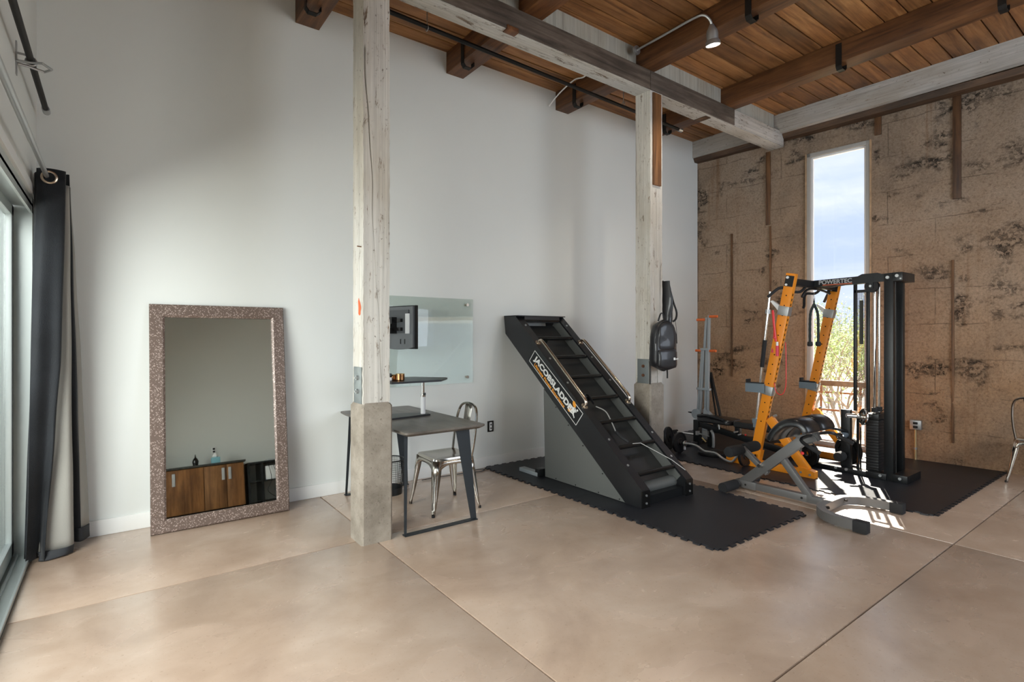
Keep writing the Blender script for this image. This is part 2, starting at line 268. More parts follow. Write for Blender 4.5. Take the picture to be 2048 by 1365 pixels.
# ------------------------------------------------------------------ mesh helpers
class B:
    def __init__(s): s.b = bmesh.new()
    def box(s, c, d, rot=None, bev=0):
        g = bmesh.ops.create_cube(s.b, size=1); vs = g['verts']
        mt = Matrix.Translation(V(c)) @ (rot.to_4x4() if rot is not None else Matrix()) @ Matrix.Diagonal((*d, 1))
        bmesh.ops.transform(s.b, matrix=mt, verts=vs)
        if bev:
            es = list({e for v in vs for e in v.link_edges}); bmesh.ops.bevel(s.b, geom=es, offset=bev, segments=2, profile=.6, affect='EDGES')
        return s
    def span(s, a, b_, bev=0):
        a, b_ = V(a), V(b_); return s.box((a + b_) / 2, [abs(x) for x in (b_ - a)], None, bev)
    def bar(s, p0, p1, w, h, up=(0, 0, 1), bev=0, ext=0):
        p0, p1 = V(p0), V(p1); z = (p1 - p0).normalized(); L = (p1 - p0).length + 2 * ext
        u = V(up); x = u.cross(z)
        if x.length < 1e-4: x = V((1, 0, 0)).cross(z)
        x.normalize(); y = z.cross(x)
        return s.box((p0 + p1) / 2, (w, h, L), Matrix((x, y, z)).transposed(), bev)
    def cyl(s, p0, p1, r, r2=None, n=14):
        p0, p1 = V(p0), V(p1); z = (p1 - p0)
        q = z.to_track_quat('Z', 'Y').to_matrix().to_4x4()
        bmesh.ops.create_cone(s.b, cap_ends=True, segments=n, radius1=r, radius2=r if r2 is None else r2, depth=z.length, matrix=Matrix.Translation((p0 + p1) / 2) @ q)
        return s
    def tube(s, pts, r, n=8, closed=False, flat=None):
        pts = [V(p) for p in pts]; N = len(pts); rings = []; prev = None
        for i, p in enumerate(pts):
            if closed: t = pts[(i + 1) % N] - pts[i - 1]
            else: t = pts[min(i + 1, N - 1)] - pts[max(i - 1, 0)]
            t.normalize()
            if prev is None:
                a = V((0, 0, 1)) if abs(t.z) < .9 else V((1, 0, 0)); x = a.cross(t).normalized()
            else:
                x = (prev - t * prev.dot(t)).normalized()
            y = t.cross(x); prev = x; rr = r[i] if isinstance(r, (list, tuple)) else r
            fx, fy = flat if flat else (1, 1)
            rings.append([s.b.verts.new(p + x * cos(2 * pi * k / n) * rr * fx + y * sin(2 * pi * k / n) * rr * fy) for k in range(n)])
        m = N if closed else N - 1
        for i in range(m):
            a, b_ = rings[i], rings[(i + 1) % N]
            for k in range(n): s.b.faces.new((a[k], a[(k + 1) % n], b_[(k + 1) % n], b_[k]))
        if not closed:
            s.b.faces.new(rings[0][::-1]); s.b.faces.new(rings[-1])
        return s
    def prism(s, poly, ext):
        ext = V(ext); a = [s.b.verts.new(V(p)) for p in poly]; b_ = [s.b.verts.new(V(p) + ext) for p in poly]; n = len(poly)
        s.b.faces.new(a[::-1]); s.b.faces.new(b_)
        for k in range(n): s.b.faces.new((a[k], a[(k + 1) % n], b_[(k + 1) % n], b_[k]))
        return s
    def lathe(s, prof, c=(0, 0, 0), axis=(0, 0, 1), n=20, cap=True):
        q = V(axis).to_track_quat('Z', 'Y').to_matrix(); c = V(c); rings = []
        for r, z in prof: rings.append([s.b.verts.new(c + q @ V((max(r, 1e-4) * cos(2 * pi * k / n), max(r, 1e-4) * sin(2 * pi * k / n), z))) for k in range(n)])
        for a, b_ in zip(rings, rings[1:]):
            for k in range(n): s.b.faces.new((a[k], a[(k + 1) % n], b_[(k + 1) % n], b_[k]))
        if cap: s.b.faces.new(rings[0][::-1]); s.b.faces.new(rings[-1])
        return s
    def grid(s, rows):
        vs = [[s.b.verts.new(V(p)) for p in r] for r in rows]
        for a, b_ in zip(vs, vs[1:]):
            for k in range(len(a) - 1): s.b.faces.new((a[k], a[k + 1], b_[k + 1], b_[k]))
        return s
    def sphere(s, c, r, n=12):
        d = r if isinstance(r, (list, tuple)) else (r, r, r)
        bmesh.ops.create_uvsphere(s.b, u_segments=n, v_segments=max(6, n // 2), radius=1, matrix=Matrix.Translation(V(c)) @ Matrix.Diagonal((*d, 1))); return s
    def quad(s, *p):
        s.b.faces.new([s.b.verts.new(V(q)) for q in p]); return s
    def mesh(s, name, mat, ang=35, off=(0, 0, 0)):
        bmesh.ops.recalc_face_normals(s.b, faces=s.b.faces)
        for f in s.b.faces: f.smooth = True
        for e in s.b.edges:
            if len(e.link_faces) == 2 and e.calc_face_angle(0) > R(ang): e.smooth = False
        me = bpy.data.meshes.new(name); s.b.to_mesh(me); s.b.free(); me.transform(Matrix.Translation(-V(off))); me.materials.append(mat); return me
    def obj(s, name, mat, parent=None, loc=None, ang=35, thick=0):
        off = V(loc) if loc is not None else V((0, 0, 0))
        if parent is not None:
            q = parent
            while q.parent: q = q.parent
            off = q.location.copy()
        o = bpy.data.objects.new(name, s.mesh(name, mat, ang, off)); COL.objects.link(o)
        if parent is not None: o.parent = parent
        elif loc is not None: o.location = off
        if thick:
            md = o.modifiers.new('thickness', 'SOLIDIFY'); md.thickness = thick; md.offset = 0
        return o
def tag(o, label, cat, group=None, kind=None):
    o['label'] = label; o['category'] = cat
    if group: o['group'] = group
    if kind: o['kind'] = kind
    return o
def thing(name, label, cat, loc, group=None):
    o = bpy.data.objects.new(name, None); o.empty_display_size = .1; COL.objects.link(o); o.location = loc
    return tag(o, label, cat, group)
def struct(o): o['kind'] = 'structure'; return o
def copy_tree(o, parent=None):
    c = o.copy(); COL.objects.link(c)
    if parent: c.parent = parent
    for ch in list(o.children): copy_tree(ch, c)
    return c
def text(body, size, mat, origin, ex, ey, parent, name, ext=.0006, align='LEFT', bold=0, sx=1, fit=0):
    cu = bpy.data.curves.new(name, 'FONT'); cu.body = body; cu.size = size; cu.extrude = ext; cu.align_x = align
    t = bpy.data.objects.new('tmp', cu); COL.objects.link(t); bpy.context.view_layer.update()
    me = bpy.data.meshes.new_from_object(t.evaluated_get(bpy.context.evaluated_depsgraph_get())); bpy.data.objects.remove(t)
    ex, ey = V(ex).normalized(), V(ey).normalized(); ez = ex.cross(ey)
    if bold:   # heavy face: the outline struck several times side by side
        bb = bmesh.new(); bb.from_mesh(me); src = bb.faces[:] + bb.edges[:] + bb.verts[:]
        for k in range(8):
            d = bmesh.ops.duplicate(bb, geom=src)['geom']; bmesh.ops.translate(bb, vec=(bold * cos(k * pi / 4), bold * sin(k * pi / 4), .00022 * (k + 1)), verts=[v for v in d if isinstance(v, bmesh.types.BMVert)])
        bb.to_mesh(me); bb.free()
    if fit: sx = fit / max(v.co.x for v in me.vertices)
    q = parent
    while q.parent: q = q.parent
    me.transform(Matrix.Translation(V(origin) - q.location) @ Matrix((ex, ey, ez)).transposed().to_4x4() @ Matrix.Diagonal((sx, 1, 1, 1)))
    me.materials.clear(); me.materials.append(mat); o = bpy.data.objects.new(name, me); COL.objects.link(o); o.parent = parent; return o
def smooth_path(pts, k=4, closed=False):
    pts = [V(p) for p in pts]; out = []; n = len(pts)
    for i in range(n if closed else n - 1):
        p0, p1, p2, p3 = (pts[(i - 1) % n], pts[i], pts[(i + 1) % n], pts[(i + 2) % n]) if closed else (pts[max(i - 1, 0)], pts[i], pts[i + 1], pts[min(i + 2, n - 1)])
        for j in range(k):
            t = j / k; out.append(.5 * ((2 * p1) + (p2 - p0) * t + (2 * p0 - 5 * p1 + 4 * p2 - p3) * t * t + (3 * p1 - p0 - 3 * p2 + p3) * t ** 3))
    if not closed: out.append(pts[-1])
    return out

# ------------------------------------------------------------------ room shell
YB, YF, XL, CZ = 4.885, -1.5, -.433, 4.42
O0 = V((7.217, 4.885, 0)); DU = V((.0995, -.99504, 0)); NI = V((-.99504, -.0995, 0))     # concrete wall: origin, run, inward normal
def wp(u, z, d=0): return O0 + DU * u + NI * d + V((0, 0, z))
fl = struct(B().span((XL - .2, YF - .2, -.25), (8.4, YB + .2, -.030)).obj('floor', joint_m))
xs, ys = [XL - .2, 1.48, 4.68, 8.3], [YF - .1, 1.135, 3.66, YB + .1]
for i in range(3):
    for j in range(3):
        B().span((xs[i] + .0045, ys[j] + .0045, -.035), (xs[i + 1] - .0045, ys[j + 1] - .0045, 0), .003).obj('slab', floor_m, fl)
struct(B().span((XL - .3, YB, -.05), (7.217, YB + .15, CZ + .2)).obj('wall_back', wallp))
struct(B().span((XL, YB - .013, 0), (7.215, YB, .115), .003).obj('baseboard_back', trimw))
# left wall with the patio door opening
DY0, DY1, DZ = .1, 4.76, 2.36
lw = struct(B().span((XL - .2, DY1, -.05), (XL, YB, CZ + .2)).span((XL - .2, DY0, DZ), (XL, DY1, CZ + .2)).span((XL - .2, YF, -.05), (XL, DY0, CZ + .2)).obj('wall_left', wallp))
# front wall (behind the camera) with an unseen wide window added for the fill light
fw_ = B().span((XL - .2, YF - .2, -.05), (3.2, YF, CZ + .2)).span((6.6, YF - .2, -.05), (8.4, YF, CZ + .2)).span((3.2, YF - .2, -.05), (6.6, YF, .9)).span((3.2, YF - .2, 3.5), (6.6, YF, CZ + .2))
struct(fw_.obj('wall_front', wallp))
w2 = struct(B().span((3.2, YF - .12, .9), (3.26, YF - .06, 3.5)).span((6.54, YF - .12, .9), (6.6, YF - .06, 3.5)).span((3.2, YF - .12, .9), (6.6, YF - .06, .96)).span((3.2, YF - .12, 3.44), (6.6, YF - .06, 3.5)).span((4.87, YF - .12, .9), (4.93, YF - .06, 3.5)).obj('added_window', alum))
B().span((3.26, YF - .095, .96), (6.54, YF - .089, 3.44)).obj('pane', glass, w2)

# right wall: rough cast concrete with a tall slot window
WU0, WU1, WZ0, WZ1 = 1.555, 2.285, .03, 3.86
rw = B(); us = sorted(set([k * .05 for k in range(0, 131)] + [WU0, WU1])); zs = sorted(set([k * .05 for k in range(0, 91)] + [WZ0, WZ1]))
def rough(u, z):
    p = V((u * 1.1, z * 1.1, 3.1)); d = .022 * mnoise.noise(p * 1.6) + .012 * mnoise.noise(p * 5.5) + .006 * mnoise.noise(p * 14)
    if z < .22: d += .02 * (1 - z / .22)
    edge = min(1, max(0, min(abs(u - WU0), abs(u - WU1)) / .12)) if WZ0 - .2 < z < WZ1 + .2 and WU0 - .15 < u < WU1 + .15 else 1
    return d * (edge if not (WU0 < u < WU1) else 1)
gv = {(i, j): rw.b.verts.new(wp(u, z, rough(u, z) - .01)) for i, u in enumerate(us) for j, z in enumerate(zs)}
for i in range(len(us) - 1):
    for j in range(len(zs) - 1):
        uc, zc = (us[i] + us[i + 1]) / 2, (zs[j] + zs[j + 1]) / 2
        if WU0 < uc < WU1 and WZ0 < zc < WZ1: continue
        rw.b.faces.new((gv[i, j], gv[i, j + 1], gv[i + 1, j + 1], gv[i + 1, j]))
def wbox(b, u0, u1, z0, z1, d0, d1, bev=0):
    q = Matrix((DU, NI, V((0, 0, 1)))).transposed()
    return b.box(wp((u0 + u1) / 2, (z0 + z1) / 2, (d0 + d1) / 2), (u1 - u0, abs(d1 - d0), z1 - z0), q, bev)
for a in ((-.3, WU0, -.05, 4.6), (WU1, 6.6, -.05, 4.6), (WU0, WU1, WZ1, 4.6), (WU0, WU1, -.05, WZ0)): wbox(rw, *a, -.22, -.06)
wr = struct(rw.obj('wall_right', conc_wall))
for u, z0, z1, w in ((3.105, 2.98, 4.13, .075), (2.36, 3.90, 4.13, .07), (1.06, 3.0, 4.02, .06), (.54, .85, 2.95, .026), (1.09, 1.8, 2.98, .022), (3.07, .25, 2.3, .024)):
    if w > .02: wbox(B(), u - w / 2, u + w / 2, z0, z1, -.02, .012, .004).obj('nailing_strip', board_m, wr)
# slot window
w1 = B()
for a in ((WU0, WU0 + .05, WZ0, WZ1), (WU1 - .05, WU1, WZ0, WZ1), (WU0, WU1, WZ1 - .05, WZ1), (WU0, WU1, WZ0, WZ0 + .05)): wbox(w1, *a, -.06, .012, .003)
w1 = struct(w1.obj('window_1', trimtan))
b = B()
for a in ((WU0 + .05, WU0 + .075, WZ0 + .05, WZ1 - .05), (WU1 - .075, WU1 - .05, WZ0 + .05, WZ1 - .05), (WU0 + .05, WU1 - .05, WZ1 - .075, WZ1 - .05), (WU0 + .05, WU1 - .05, WZ0 + .05, WZ0 + .075)): wbox(b, *a, -.055, -.02, .003)
b.obj('sash', white, w1)
wbox(B(), WU0 + .05, WU1 - .05, .80, .87, -.055, -.012, .004).obj('transom', sashw, w1)
for z0, z1 in ((.105, .80), (.87, WZ1 - .075)): wbox(B(), WU0 + .075, WU1 - .075, z0, z1, -.042, -.036).obj('pane', glass, w1)
b = B(); wbox(b, WU0 - .01, WU0 + .008, WZ0, WZ1, -.02, .02); wbox(b, WU1 - .008, WU1 + .01, WZ0, WZ1, -.02, .02); b.obj('wood_stop', sashw, w1)

# ceiling deck of planks running along the beam
ce = struct(B().span((XL - .3, YF - .2, CZ + .04), (7.75, YB + .2, CZ + .2)).obj('ceiling', joint_m))
pl = B().span((XL - .2, -.0865, 0), (7.7, .0865, .04), .004).mesh('plank', plank_m); k = 0; y = YB - .09
while y > YF:
    o = bpy.data.objects.new('plank', pl); COL.objects.link(o); o.location = (0, y, CZ + random.uniform(-.004, .004)); o.parent = ce; y -= .1845

# joists
def make_joist():
    r = thing('ceiling_joist', '', 'joist', (0, 0, 4.2))
    B().span((-.103, YF, 4.2), (.103, YB, CZ), .006).obj('timber', joist_m, r)
    return r
def strap(parent, x, y):
    w = .03; t = .006; b = B()
    path = [(x - .109, 4.385), (x - .109, 4.165), (x - .085, 4.135), (x - .02, 4.135), (x + .012, 4.165), (x + .012, 4.2)]
    for p, q in zip(path, path[1:]): b.bar((p[0], y, p[1]), (q[0], y, q[1]), .055, t, (cos(0) * 0, 0, 1) if abs(p[0] - q[0]) > .01 else (1, 0, 0), ext=.003)
    return b.obj('iron_strap', blackm, parent)
jl = ['dark timber ceiling joist crossing above the leaning mirror, leftmost', 'dark timber ceiling joist meeting the white wall right of the near post', 'dark timber ceiling joist beside the lit gooseneck lamp', 'dark timber ceiling joist nearest the concrete wall']
jx = [1.37, 2.885, 4.405, 5.94]; st = [(4.55,), (4.55,), (4.55, 2.42, .9), (4.45, 2.33, 1.1)]
j0 = make_joist(); joists = []
for i, x in enumerate(jx):
    j = j0 if i == 0 else copy_tree(j0)
    j['label'] = jl[i]; j['group'] = 'dark joists under the plank ceiling'; joists.append(j)
    j.location.x = x
for i, j in enumerate(joists):
    for y in st[i]:
        s_ = strap(None, 0, y); s_.parent = j; s_.location = (0, 0, -4.2)
# main beam with blocking panels above
bm_ = thing('timber_beam', 'long white-flaked timber beam resting on the two posts', 'beam', (4, 3.66, 4.0))
B().span((XL, 3.572, 4.0), (7.24, 3.76, 4.2), .006).obj('timber', ww_x, bm_)
B().span((XL, 3.560, 4.003), (4.44, 3.572, 4.198), .003).obj('face_board', weath_m, bm_); B().span((4.446, 3.560, 4.003), (6.02, 3.572, 4.198), .003).obj('face_board', weath_m, bm_)
edges = [XL] + [q for x in jx for q in (x - .105, x + .105)] + [7.09]
for a, c in zip(edges[::2], edges[1::2]): B().span((a, 3.63, 4.2), (c, 3.69, CZ), .002).obj('blocking_panel', ww_b, bm_)
B().span((2.60, 3.552, 3.992), (2.72, 3.62, 4.03), .003).obj('wood_plug', joist_m, bm_); B().span((5.48, 3.60, 3.993), (5.58, 3.76, 4.02), .003).obj('wood_plug', board_m, bm_)
# rim beam and ledger along the concrete wall
rb = thing('rim_beam', 'white-washed timber rim beam along the top of the concrete wall', 'beam', (7.15, 2, 4.17))
def rimpt(y, z, d): x = 7.085 + (4.885 - y) * .033; return (x + d, y, z)
B().prism([rimpt(YB, 4.17, 0), rimpt(YB, CZ, 0), rimpt(YB, CZ, .09), rimpt(YB, 4.17, .09)], V(rimpt(YF, 0, 0)) - V(rimpt(YB, 0, 0))).obj('timber', ww_y, rb)
B().prism([rimpt(YB, 4.11, .055), rimpt(YB, 4.17, .02), rimpt(YB, 4.17, .2), rimpt(YB, 4.11, .2)], V(rimpt(YF, 0, .2)) - V(rimpt(YB, 0, 0))).obj('ledger', ledger_m, rb)

# ------------------------------------------------------------------ posts
def post(cx, cy, z0, z1, label, ped, pedw, crack, seed):
    t = thing('timber_post', label, 'post', (cx, cy, 0)); rnd = random.Random(seed)
    w = .097; b = B(); N = 70; rows = []
    # shaft with a real split running down the front face
    for k in range(N + 1):
        z = z0 + (z1 - z0) * k / N; j = lambda a: rnd.uniform(-a, a)
        xc, wd = crack(z)
        yf = cy - w
        rows.append([(cx - w + j(.0025), yf + j(.002), z), (cx + xc - wd, yf, z), (cx + xc, yf + wd * 3.0 + .0005, z), (cx + xc + wd, yf, z), (cx + w + j(.0025), yf + j(.002), z), (cx + w, cy + w, z), (cx - w + j(.002), cy + w, z)])
    for r in rows: r.append(r[0])
    b.grid(rows); b.b.verts.ensure_lookup_table()
    bmesh.ops.remove_doubles(b.b, verts=b.b.verts, dist=.00005); b.obj('shaft', ww_z, t)
    p = pedw / 2; c = .014
    pb = B()
    prof = [(p, 0), (p, ped - .03), (p - .02, ped)]
    rings = []
    for h, z in prof:
        q = h - c; rings.append([(cx + x, cy + y, z) for x, y in ((-q, -h), (q, -h), (h, -q), (h, q), (q, h), (-q, h), (-h, q), (-h, -q), (-q, -h))])
    pb.grid(rings); bmesh.ops.remove_doubles(pb.b, verts=pb.b.verts, dist=1e-5)
    pb.b.faces.new([v for v in pb.b.verts if abs(v.co.z - ped) < 1e-5][::-1]) if False else bmesh.ops.holes_fill(pb.b, edges=pb.b.edges, sides=0)
    pb.obj('pedestal', ped_m, t)
    pt = B().span((cx - w - .007, cy - w + .018, ped - .01), (cx - w, cy + w - .03, ped + .245), .001).obj('steel_plate', steelplate, t)
    for z in (ped + .075, ped + .17): B().cyl((cx - w - .006, cy - .015, z), (cx - w - .022, cy - .015, z), .016, n=6).cyl((cx - w - .02, cy - .015, z), (cx - w - .03, cy - .015, z), .008, n=8).obj('bolt', rust if seed == 5 else galv, pt)
    return t
def crack1(z):
    x = .034 - (z - 1.15) * .051 + .006 * sin(z * 5.3) + .003 * sin(z * 13)
    return max(-.085, min(.06, x)), (.0012 + .0050 * (.5 + .5 * sin(z * 2.4 + .4))) if 1.12 < z < 3.45 else .0006
def crack2(z): return .012 + .012 * sin(z * 2.1), .0010 + .004 * max(0, sin(z * 1.9)) ** 2
P1 = post(1.472, 3.662, .97, 4.0, 'flaking white timber post on concrete pedestal in front of the desk', .985, .228, crack1, 3)
P2 = post(4.54, 3.662, .94, 4.0, 'flaking white timber post with backpack hanging, behind the ladder climber', .962, .228, crack2, 5)
B().prism([(1.372, 3.612, 1.60), (1.372, 3.605, 1.64), (1.372, 3.62, 1.685), (1.372, 3.645, 1.715), (1.372, 3.655, 1.69), (1.372, 3.648, 1.65), (1.372, 3.65, 1.605), (1.372, 3.632, 1.592)], (.004, 0, 0)).obj('chipped_patch', orangepatch, P1)
b = B().cyl((1.375, 3.60, 2.07), (1.345, 3.60, 2.072), .004, n=6); b.obj('nail', rust, P1)
B().span((4.475, 3.545, 3.02), (4.60, 3.565, 3.98), .004).obj('nailed_board', board_m, P2)

# ------------------------------------------------------------------ overhead pipe, cable and lamp
t = thing('conduit_pipe', 'black conduit pipe strung below the joists along the white wall', 'pipe', (3.5, 4.2, 4.14))
B().cyl((-.43, 4.2, 4.215), (5.83, 4.2, 4.10), .019).obj('tube', blackm, t)
B().cyl((5.79, 4.2, 4.101), (5.86, 4.2, 4.099), .026).obj('coupling', galv, t)
for x in (.5, 2.2, 4.75): B().span((x - .004, 4.197, 4.16), (x + .004, 4.203, CZ), 0).tube([(x, 4.2 + .023 * cos(a), 4.155 + .023 * sin(a)) for a in [k * pi / 6 for k in range(12)]], .004, 5, True).obj('hanger', galv, t)
tag(B().tube(smooth_path([(4.18, 4.86, 4.21), (4.19, 4.7, 4.3), (4.17, 4.42, 4.35), (4.15, 4.24, 4.31), (4.15, 4.12, 4.36), (4.15, 3.9, 4.40)], 5), .0075, 6).obj('white_cable', white, None, (4.17, 4.4, 4.3)), 'thin white cable looping over the black conduit beside a joist', 'cable')
def lamp(x, y, z, label):
    t = thing('gooseneck_lamp', label, 'lamp', (x, y, z), 'grey gooseneck lamps under the ceiling')
    B().cyl((x, y, z), (x, y - .02, z), .045).obj('mount', galv, t)
    arm = smooth_path([(x, y, z), (x, y - .35, z + .003), (x, y - .66, z + .006), (x + .015, y - .76, z - .005), (x + .05, y - .80, z - .055), (x + .075, y - .80, z - .10)], 4)
    B().tube(arm, .011, 8).obj('arm', galv, t)
    ax = V((.22, .05, -1)).normalized(); p = V((x + .075, y - .80, z - .095))
    sh = B().lathe([(.018, -.01), (.03, .015), (.045, .04), (.05, .07), (.05, .12), (.062, .135), (.066, .165), (.062, .166), (.057, .14), (.045, .12)], p, ax, 20, False).obj('shade', galv, t)
    B().sphere(p + ax * .125, (.034, .034, .034)).obj('bulb', bulb, t)
    l = bpy.data.lights.new('lamp_glow', 'SPOT'); l.energy = 45; l.color = (1, .9, .75); l.spot_size = R(130); l.spot_blend = .6; l.shadow_soft_size = .04
    lo = bpy.data.objects.new('lamp_glow', l); COL.objects.link(lo); lo.location = p + ax * .18 - t.location; lo.rotation_euler = ax.to_track_quat('-Z', 'Y').to_euler(); lo.parent = t
    return t
lamp(4.20, 3.55, 4.32, 'lit grey gooseneck lamp on the left face of a dark joist')

# ------------------------------------------------------------------ left wall: patio door, rod, pipe, curtain
d1 = B()
x0, x1 = XL - .17, XL - .005
d1.span((x0, DY0, 0), (x1, DY1, .012)); d1.span((x1 - .012, DY0, 0), (x1, DY1, .035), .002); d1.span((x1 - .075, DY0, 0), (x1 - .065, DY1, .03)); d1.span((x0, DY0, 0), (x0 + .012, DY1, .045), .002); d1.span((x0 + .05, DY0, 0), (x0 + .058, DY1, .03))
d1.span((x0, DY0, DZ - .06), (x1, DY1, DZ)); d1.span((x1 - .015, DY0, DZ - .10), (x1, DY1, DZ - .04)); d1.span((x0, DY1 - .05, 0), (x1, DY1, DZ)); d1.span((x0, DY0, 0), (x1, DY0 + .05, DZ))
door = struct(d1.obj('door_1', alum))
for i, (ya, yb, xx) in enumerate(((2.38, 4.70, XL - .115), (.15, 2.46, XL - .045))):
    f = B(); w = .065
    f.span((xx - .02, ya, .035), (xx + .02, ya + w, DZ - .07), .003); f.span((xx - .02, yb - w, .035), (xx + .02, yb, DZ - .07), .003); f.span((xx - .02, ya, .035), (xx + .02, yb, .035 + .09), .003); f.span((xx - .02, ya, DZ - .07 - w), (xx + .02, yb, DZ - .07), .003)
    pn = f.obj('sliding_panel', alum, door); B().span((xx - .004, ya + w - .01, .115), (xx + .004, yb - w + .01, DZ - .125)).obj('pane', doorglass, pn)
    g = B().span((xx + .019, yb - w - .006, .12), (xx + .023, yb - w + .006, DZ - .13)).span((xx + .019, ya + w - .006, .12), (xx + .023, ya + w + .006, DZ - .13)); g.obj('gasket', rubber, pn)
tr_ = B().span((XL, DY0 - .06, DZ), (XL + .012, DY1 + .05, DZ + .06), .002).span((XL, DY1, 0), (XL + .012, DY1 + .06, DZ), .002); struct(tr_.obj('trim_1', trimw))
t = thing('curtain_rod', 'polished metal curtain rod along the left wall above the glass door', 'rod', (-.35, 3, 2.47))
B().cyl((-.35, -.2, 2.47), (-.35, 3.72, 2.47), .0155).obj('rod', galv, t); B().cyl((-.35, 3.70, 2.47), (-.35, 4.80, 2.47), .0135).obj('rod_extension', galv, t); B().sphere((-.35, 4.81, 2.47), .02).obj('finial', galv, t)
for y in (.05, 2.4, 4.74): B().span((XL, y - .012, 2.45), (XL + .008, y + .012, 2.53)).bar((XL, y, 2.47), (-.36, y, 2.47), .012, .02).obj('bracket', galv, t)
t = thing('wall_pipe', 'dark pipe rail along the left wall above the curtain rod', 'pipe', (-.37, 3, 2.96))
B().cyl((-.37, 0, 2.96), (-.37, 4.70, 2.96), .016).obj('tube', blackm, t); B().cyl((-.37, 4.68, 2.96), (-.37, 4.76, 2.96), .021).obj('end_cap', galv, t)
for y in (3.93, 1.5):
    br = B().span((XL, y - .015, 2.87), (XL + .006, y + .015, 3.05)).tube([(-.37 + .022 * cos(a), y, 2.96 + .022 * sin(a)) for a in [k * pi / 7 for k in range(14)]], .006, 6, True)
    br.tube([(XL + .006, y - .02, 2.94), (XL + .05, y - .03, 2.94), (-.32, y - .06, 2.94), (-.285, y - .0, 2.94), (-.32, y + .06, 2.94), (XL + .05, y + .03, 2.94), (XL + .006, y + .02, 2.94)], .007, 6)
    br.tube([(XL + .006, y, 2.99), (-.40, y, 2.99), (-.37, y, 2.982)], .006, 6).obj('ring_bracket', galv, t)

cu = thing('curtain', 'charcoal grommet curtain with grey lining bunched beside the glass door', 'curtain', (-.33, 4.6, 0))
def sheet(name, mat, top, mid, bot, z0, z1, n=26, amp=.006, thick=.004):
    rows = []
    for k in range(n + 1):
        f = k / n; z = z1 + (z0 - z1) * f
        if f < .5: a, b_, g = top, mid, f * 2
        else: a, b_, g = mid, bot, f * 2 - 1
        g = g * g * (3 - 2 * g) * .35 + g * .65
        pts = [V((p[0] + (q[0] - p[0]) * g, p[1] + (q[1] - p[1]) * g, 0)) for p, q in zip(a, b_)]
        pts = smooth_path(pts, 6)
        rows.append([(p.x + amp * mnoise.noise(V((p.x * 9, p.y * 9, z * 2.2))), p.y + amp * mnoise.noise(V((p.x * 9 + 5, p.y * 9, z * 2.2))), z + (.004 * sin(p.x * 40) if k == n else 0)) for p in pts])
    b = B(); b.grid(rows); return b.obj(name, mat, cu, ang=80, thick=thick)
sheet('front_panel', curt, [(-.400, 4.53), (-.36, 4.50), (-.31, 4.495), (-.262, 4.52), (-.27, 4.56)], [(-.425, 4.48), (-.385, 4.47), (-.335, 4.50), (-.288, 4.505), (-.29, 4.56)], [(-.448, 4.50), (-.42, 4.56), (-.395, 4.60), (-.375, 4.55), (-.36, 4.53)], .012, 2.52)
sheet('edge_fold', curt, [(-.415, 4.60), (-.41, 4.57), (-.40, 4.55), (-.398, 4.54)], [(-.425, 4.62), (-.43, 4.56), (-.425, 4.52), (-.415, 4.53)], [(-.425, 4.70), (-.45, 4.63), (-.462, 4.56), (-.44, 4.58)], .03, 2.50)
sheet('lining', lining, [(-.40, 4.60), (-.33, 4.58), (-.262, 4.565), (-.245, 4.58)], [(-.42, 4.62), (-.33, 4.60), (-.255, 4.575), (-.235, 4.60)], [(-.42, 4.60), (-.33, 4.58), (-.25, 4.585), (-.225, 4.62)], .02, 2.44)
sheet('back_fold', curt, [(-.40, 4.70), (-.32, 4.66), (-.258, 4.60), (-.245, 4.60)], [(-.41, 4.74), (-.32, 4.68), (-.235, 4.64), (-.212, 4.66)], [(-.41, 4.78), (-.32, 4.74), (-.20, 4.70), (-.185, 4.72)], .05, 2.52)
sheet('back_lining', lining, [(-.38, 4.74), (-.32, 4.72), (-.25, 4.66), (-.243, 4.67)], [(-.38, 4.78), (-.30, 4.74), (-.222, 4.68), (-.19, 4.72)], [(-.38, 4.80), (-.28, 4.78), (-.19, 4.70), (-.148, 4.77)], .13, 2.45)
sheet('hem_band', hemm, [(-.40, 4.785), (-.28, 4.765), (-.192, 4.685), (-.146, 4.76)], [(-.40, 4.785), (-.28, 4.765), (-.192, 4.685), (-.146, 4.76)], [(-.40, 4.785), (-.28, 4.765), (-.192, 4.685), (-.144, 4.76)], .045, .135, 6)
sheet('hem_fold', hemm, [(-.40, 4.575), (-.32, 4.56), (-.255, 4.57), (-.222, 4.62)], [(-.39, 4.56), (-.33, 4.55), (-.26, 4.56), (-.225, 4.61)], [(-.39, 4.54), (-.34, 4.53), (-.27, 4.55), (-.23, 4.60)], .006, .055, 8)
for (x, y) in ((-.337, 4.492),): B().tube([(x + .036 * cos(a), y + .002, 2.463 + .036 * sin(a)) for a in [k * pi / 12 for k in range(24)]], .008, 8, True).obj('grommet', grom, cu)

# ------------------------------------------------------------------ leaning mirror
mt = thing('floor_mirror', 'tall mirror in a mosaic metal frame leaning on the white wall', 'mirror', (.69, 4.66, 0))
tl = atan2(.213, 1.68); mu = V((0, sin(tl), cos(tl))); mn = V((0, -cos(tl), sin(tl)))     # up the face, out of the face
mo = V((.205, 4.643, .004)); ML, MW, FW = 1.70, .955, .098
def mq(x, l, d=0): return mo + V((x, 0, 0)) + mu * l + mn * d
def frame_side(p0, p1, q0, q1):   # mitred bar with a sloped inner lip
    b = B(); rows = []
    for (o, i) in ((p0, q0), (p1, q1)):
        oo, ii = V(o), V(i); m = oo + (ii - oo) * .86
        rows.append([mq(*oo, -.022), mq(*oo, .004), mq(*(oo + (ii - oo) * .08), .012), mq(*m, .012), mq(*ii, .002), mq(*ii, -.022), mq(*oo, -.022)])
    b.grid(rows); return b.obj('frame_side', mosaic, mt, ang=25)
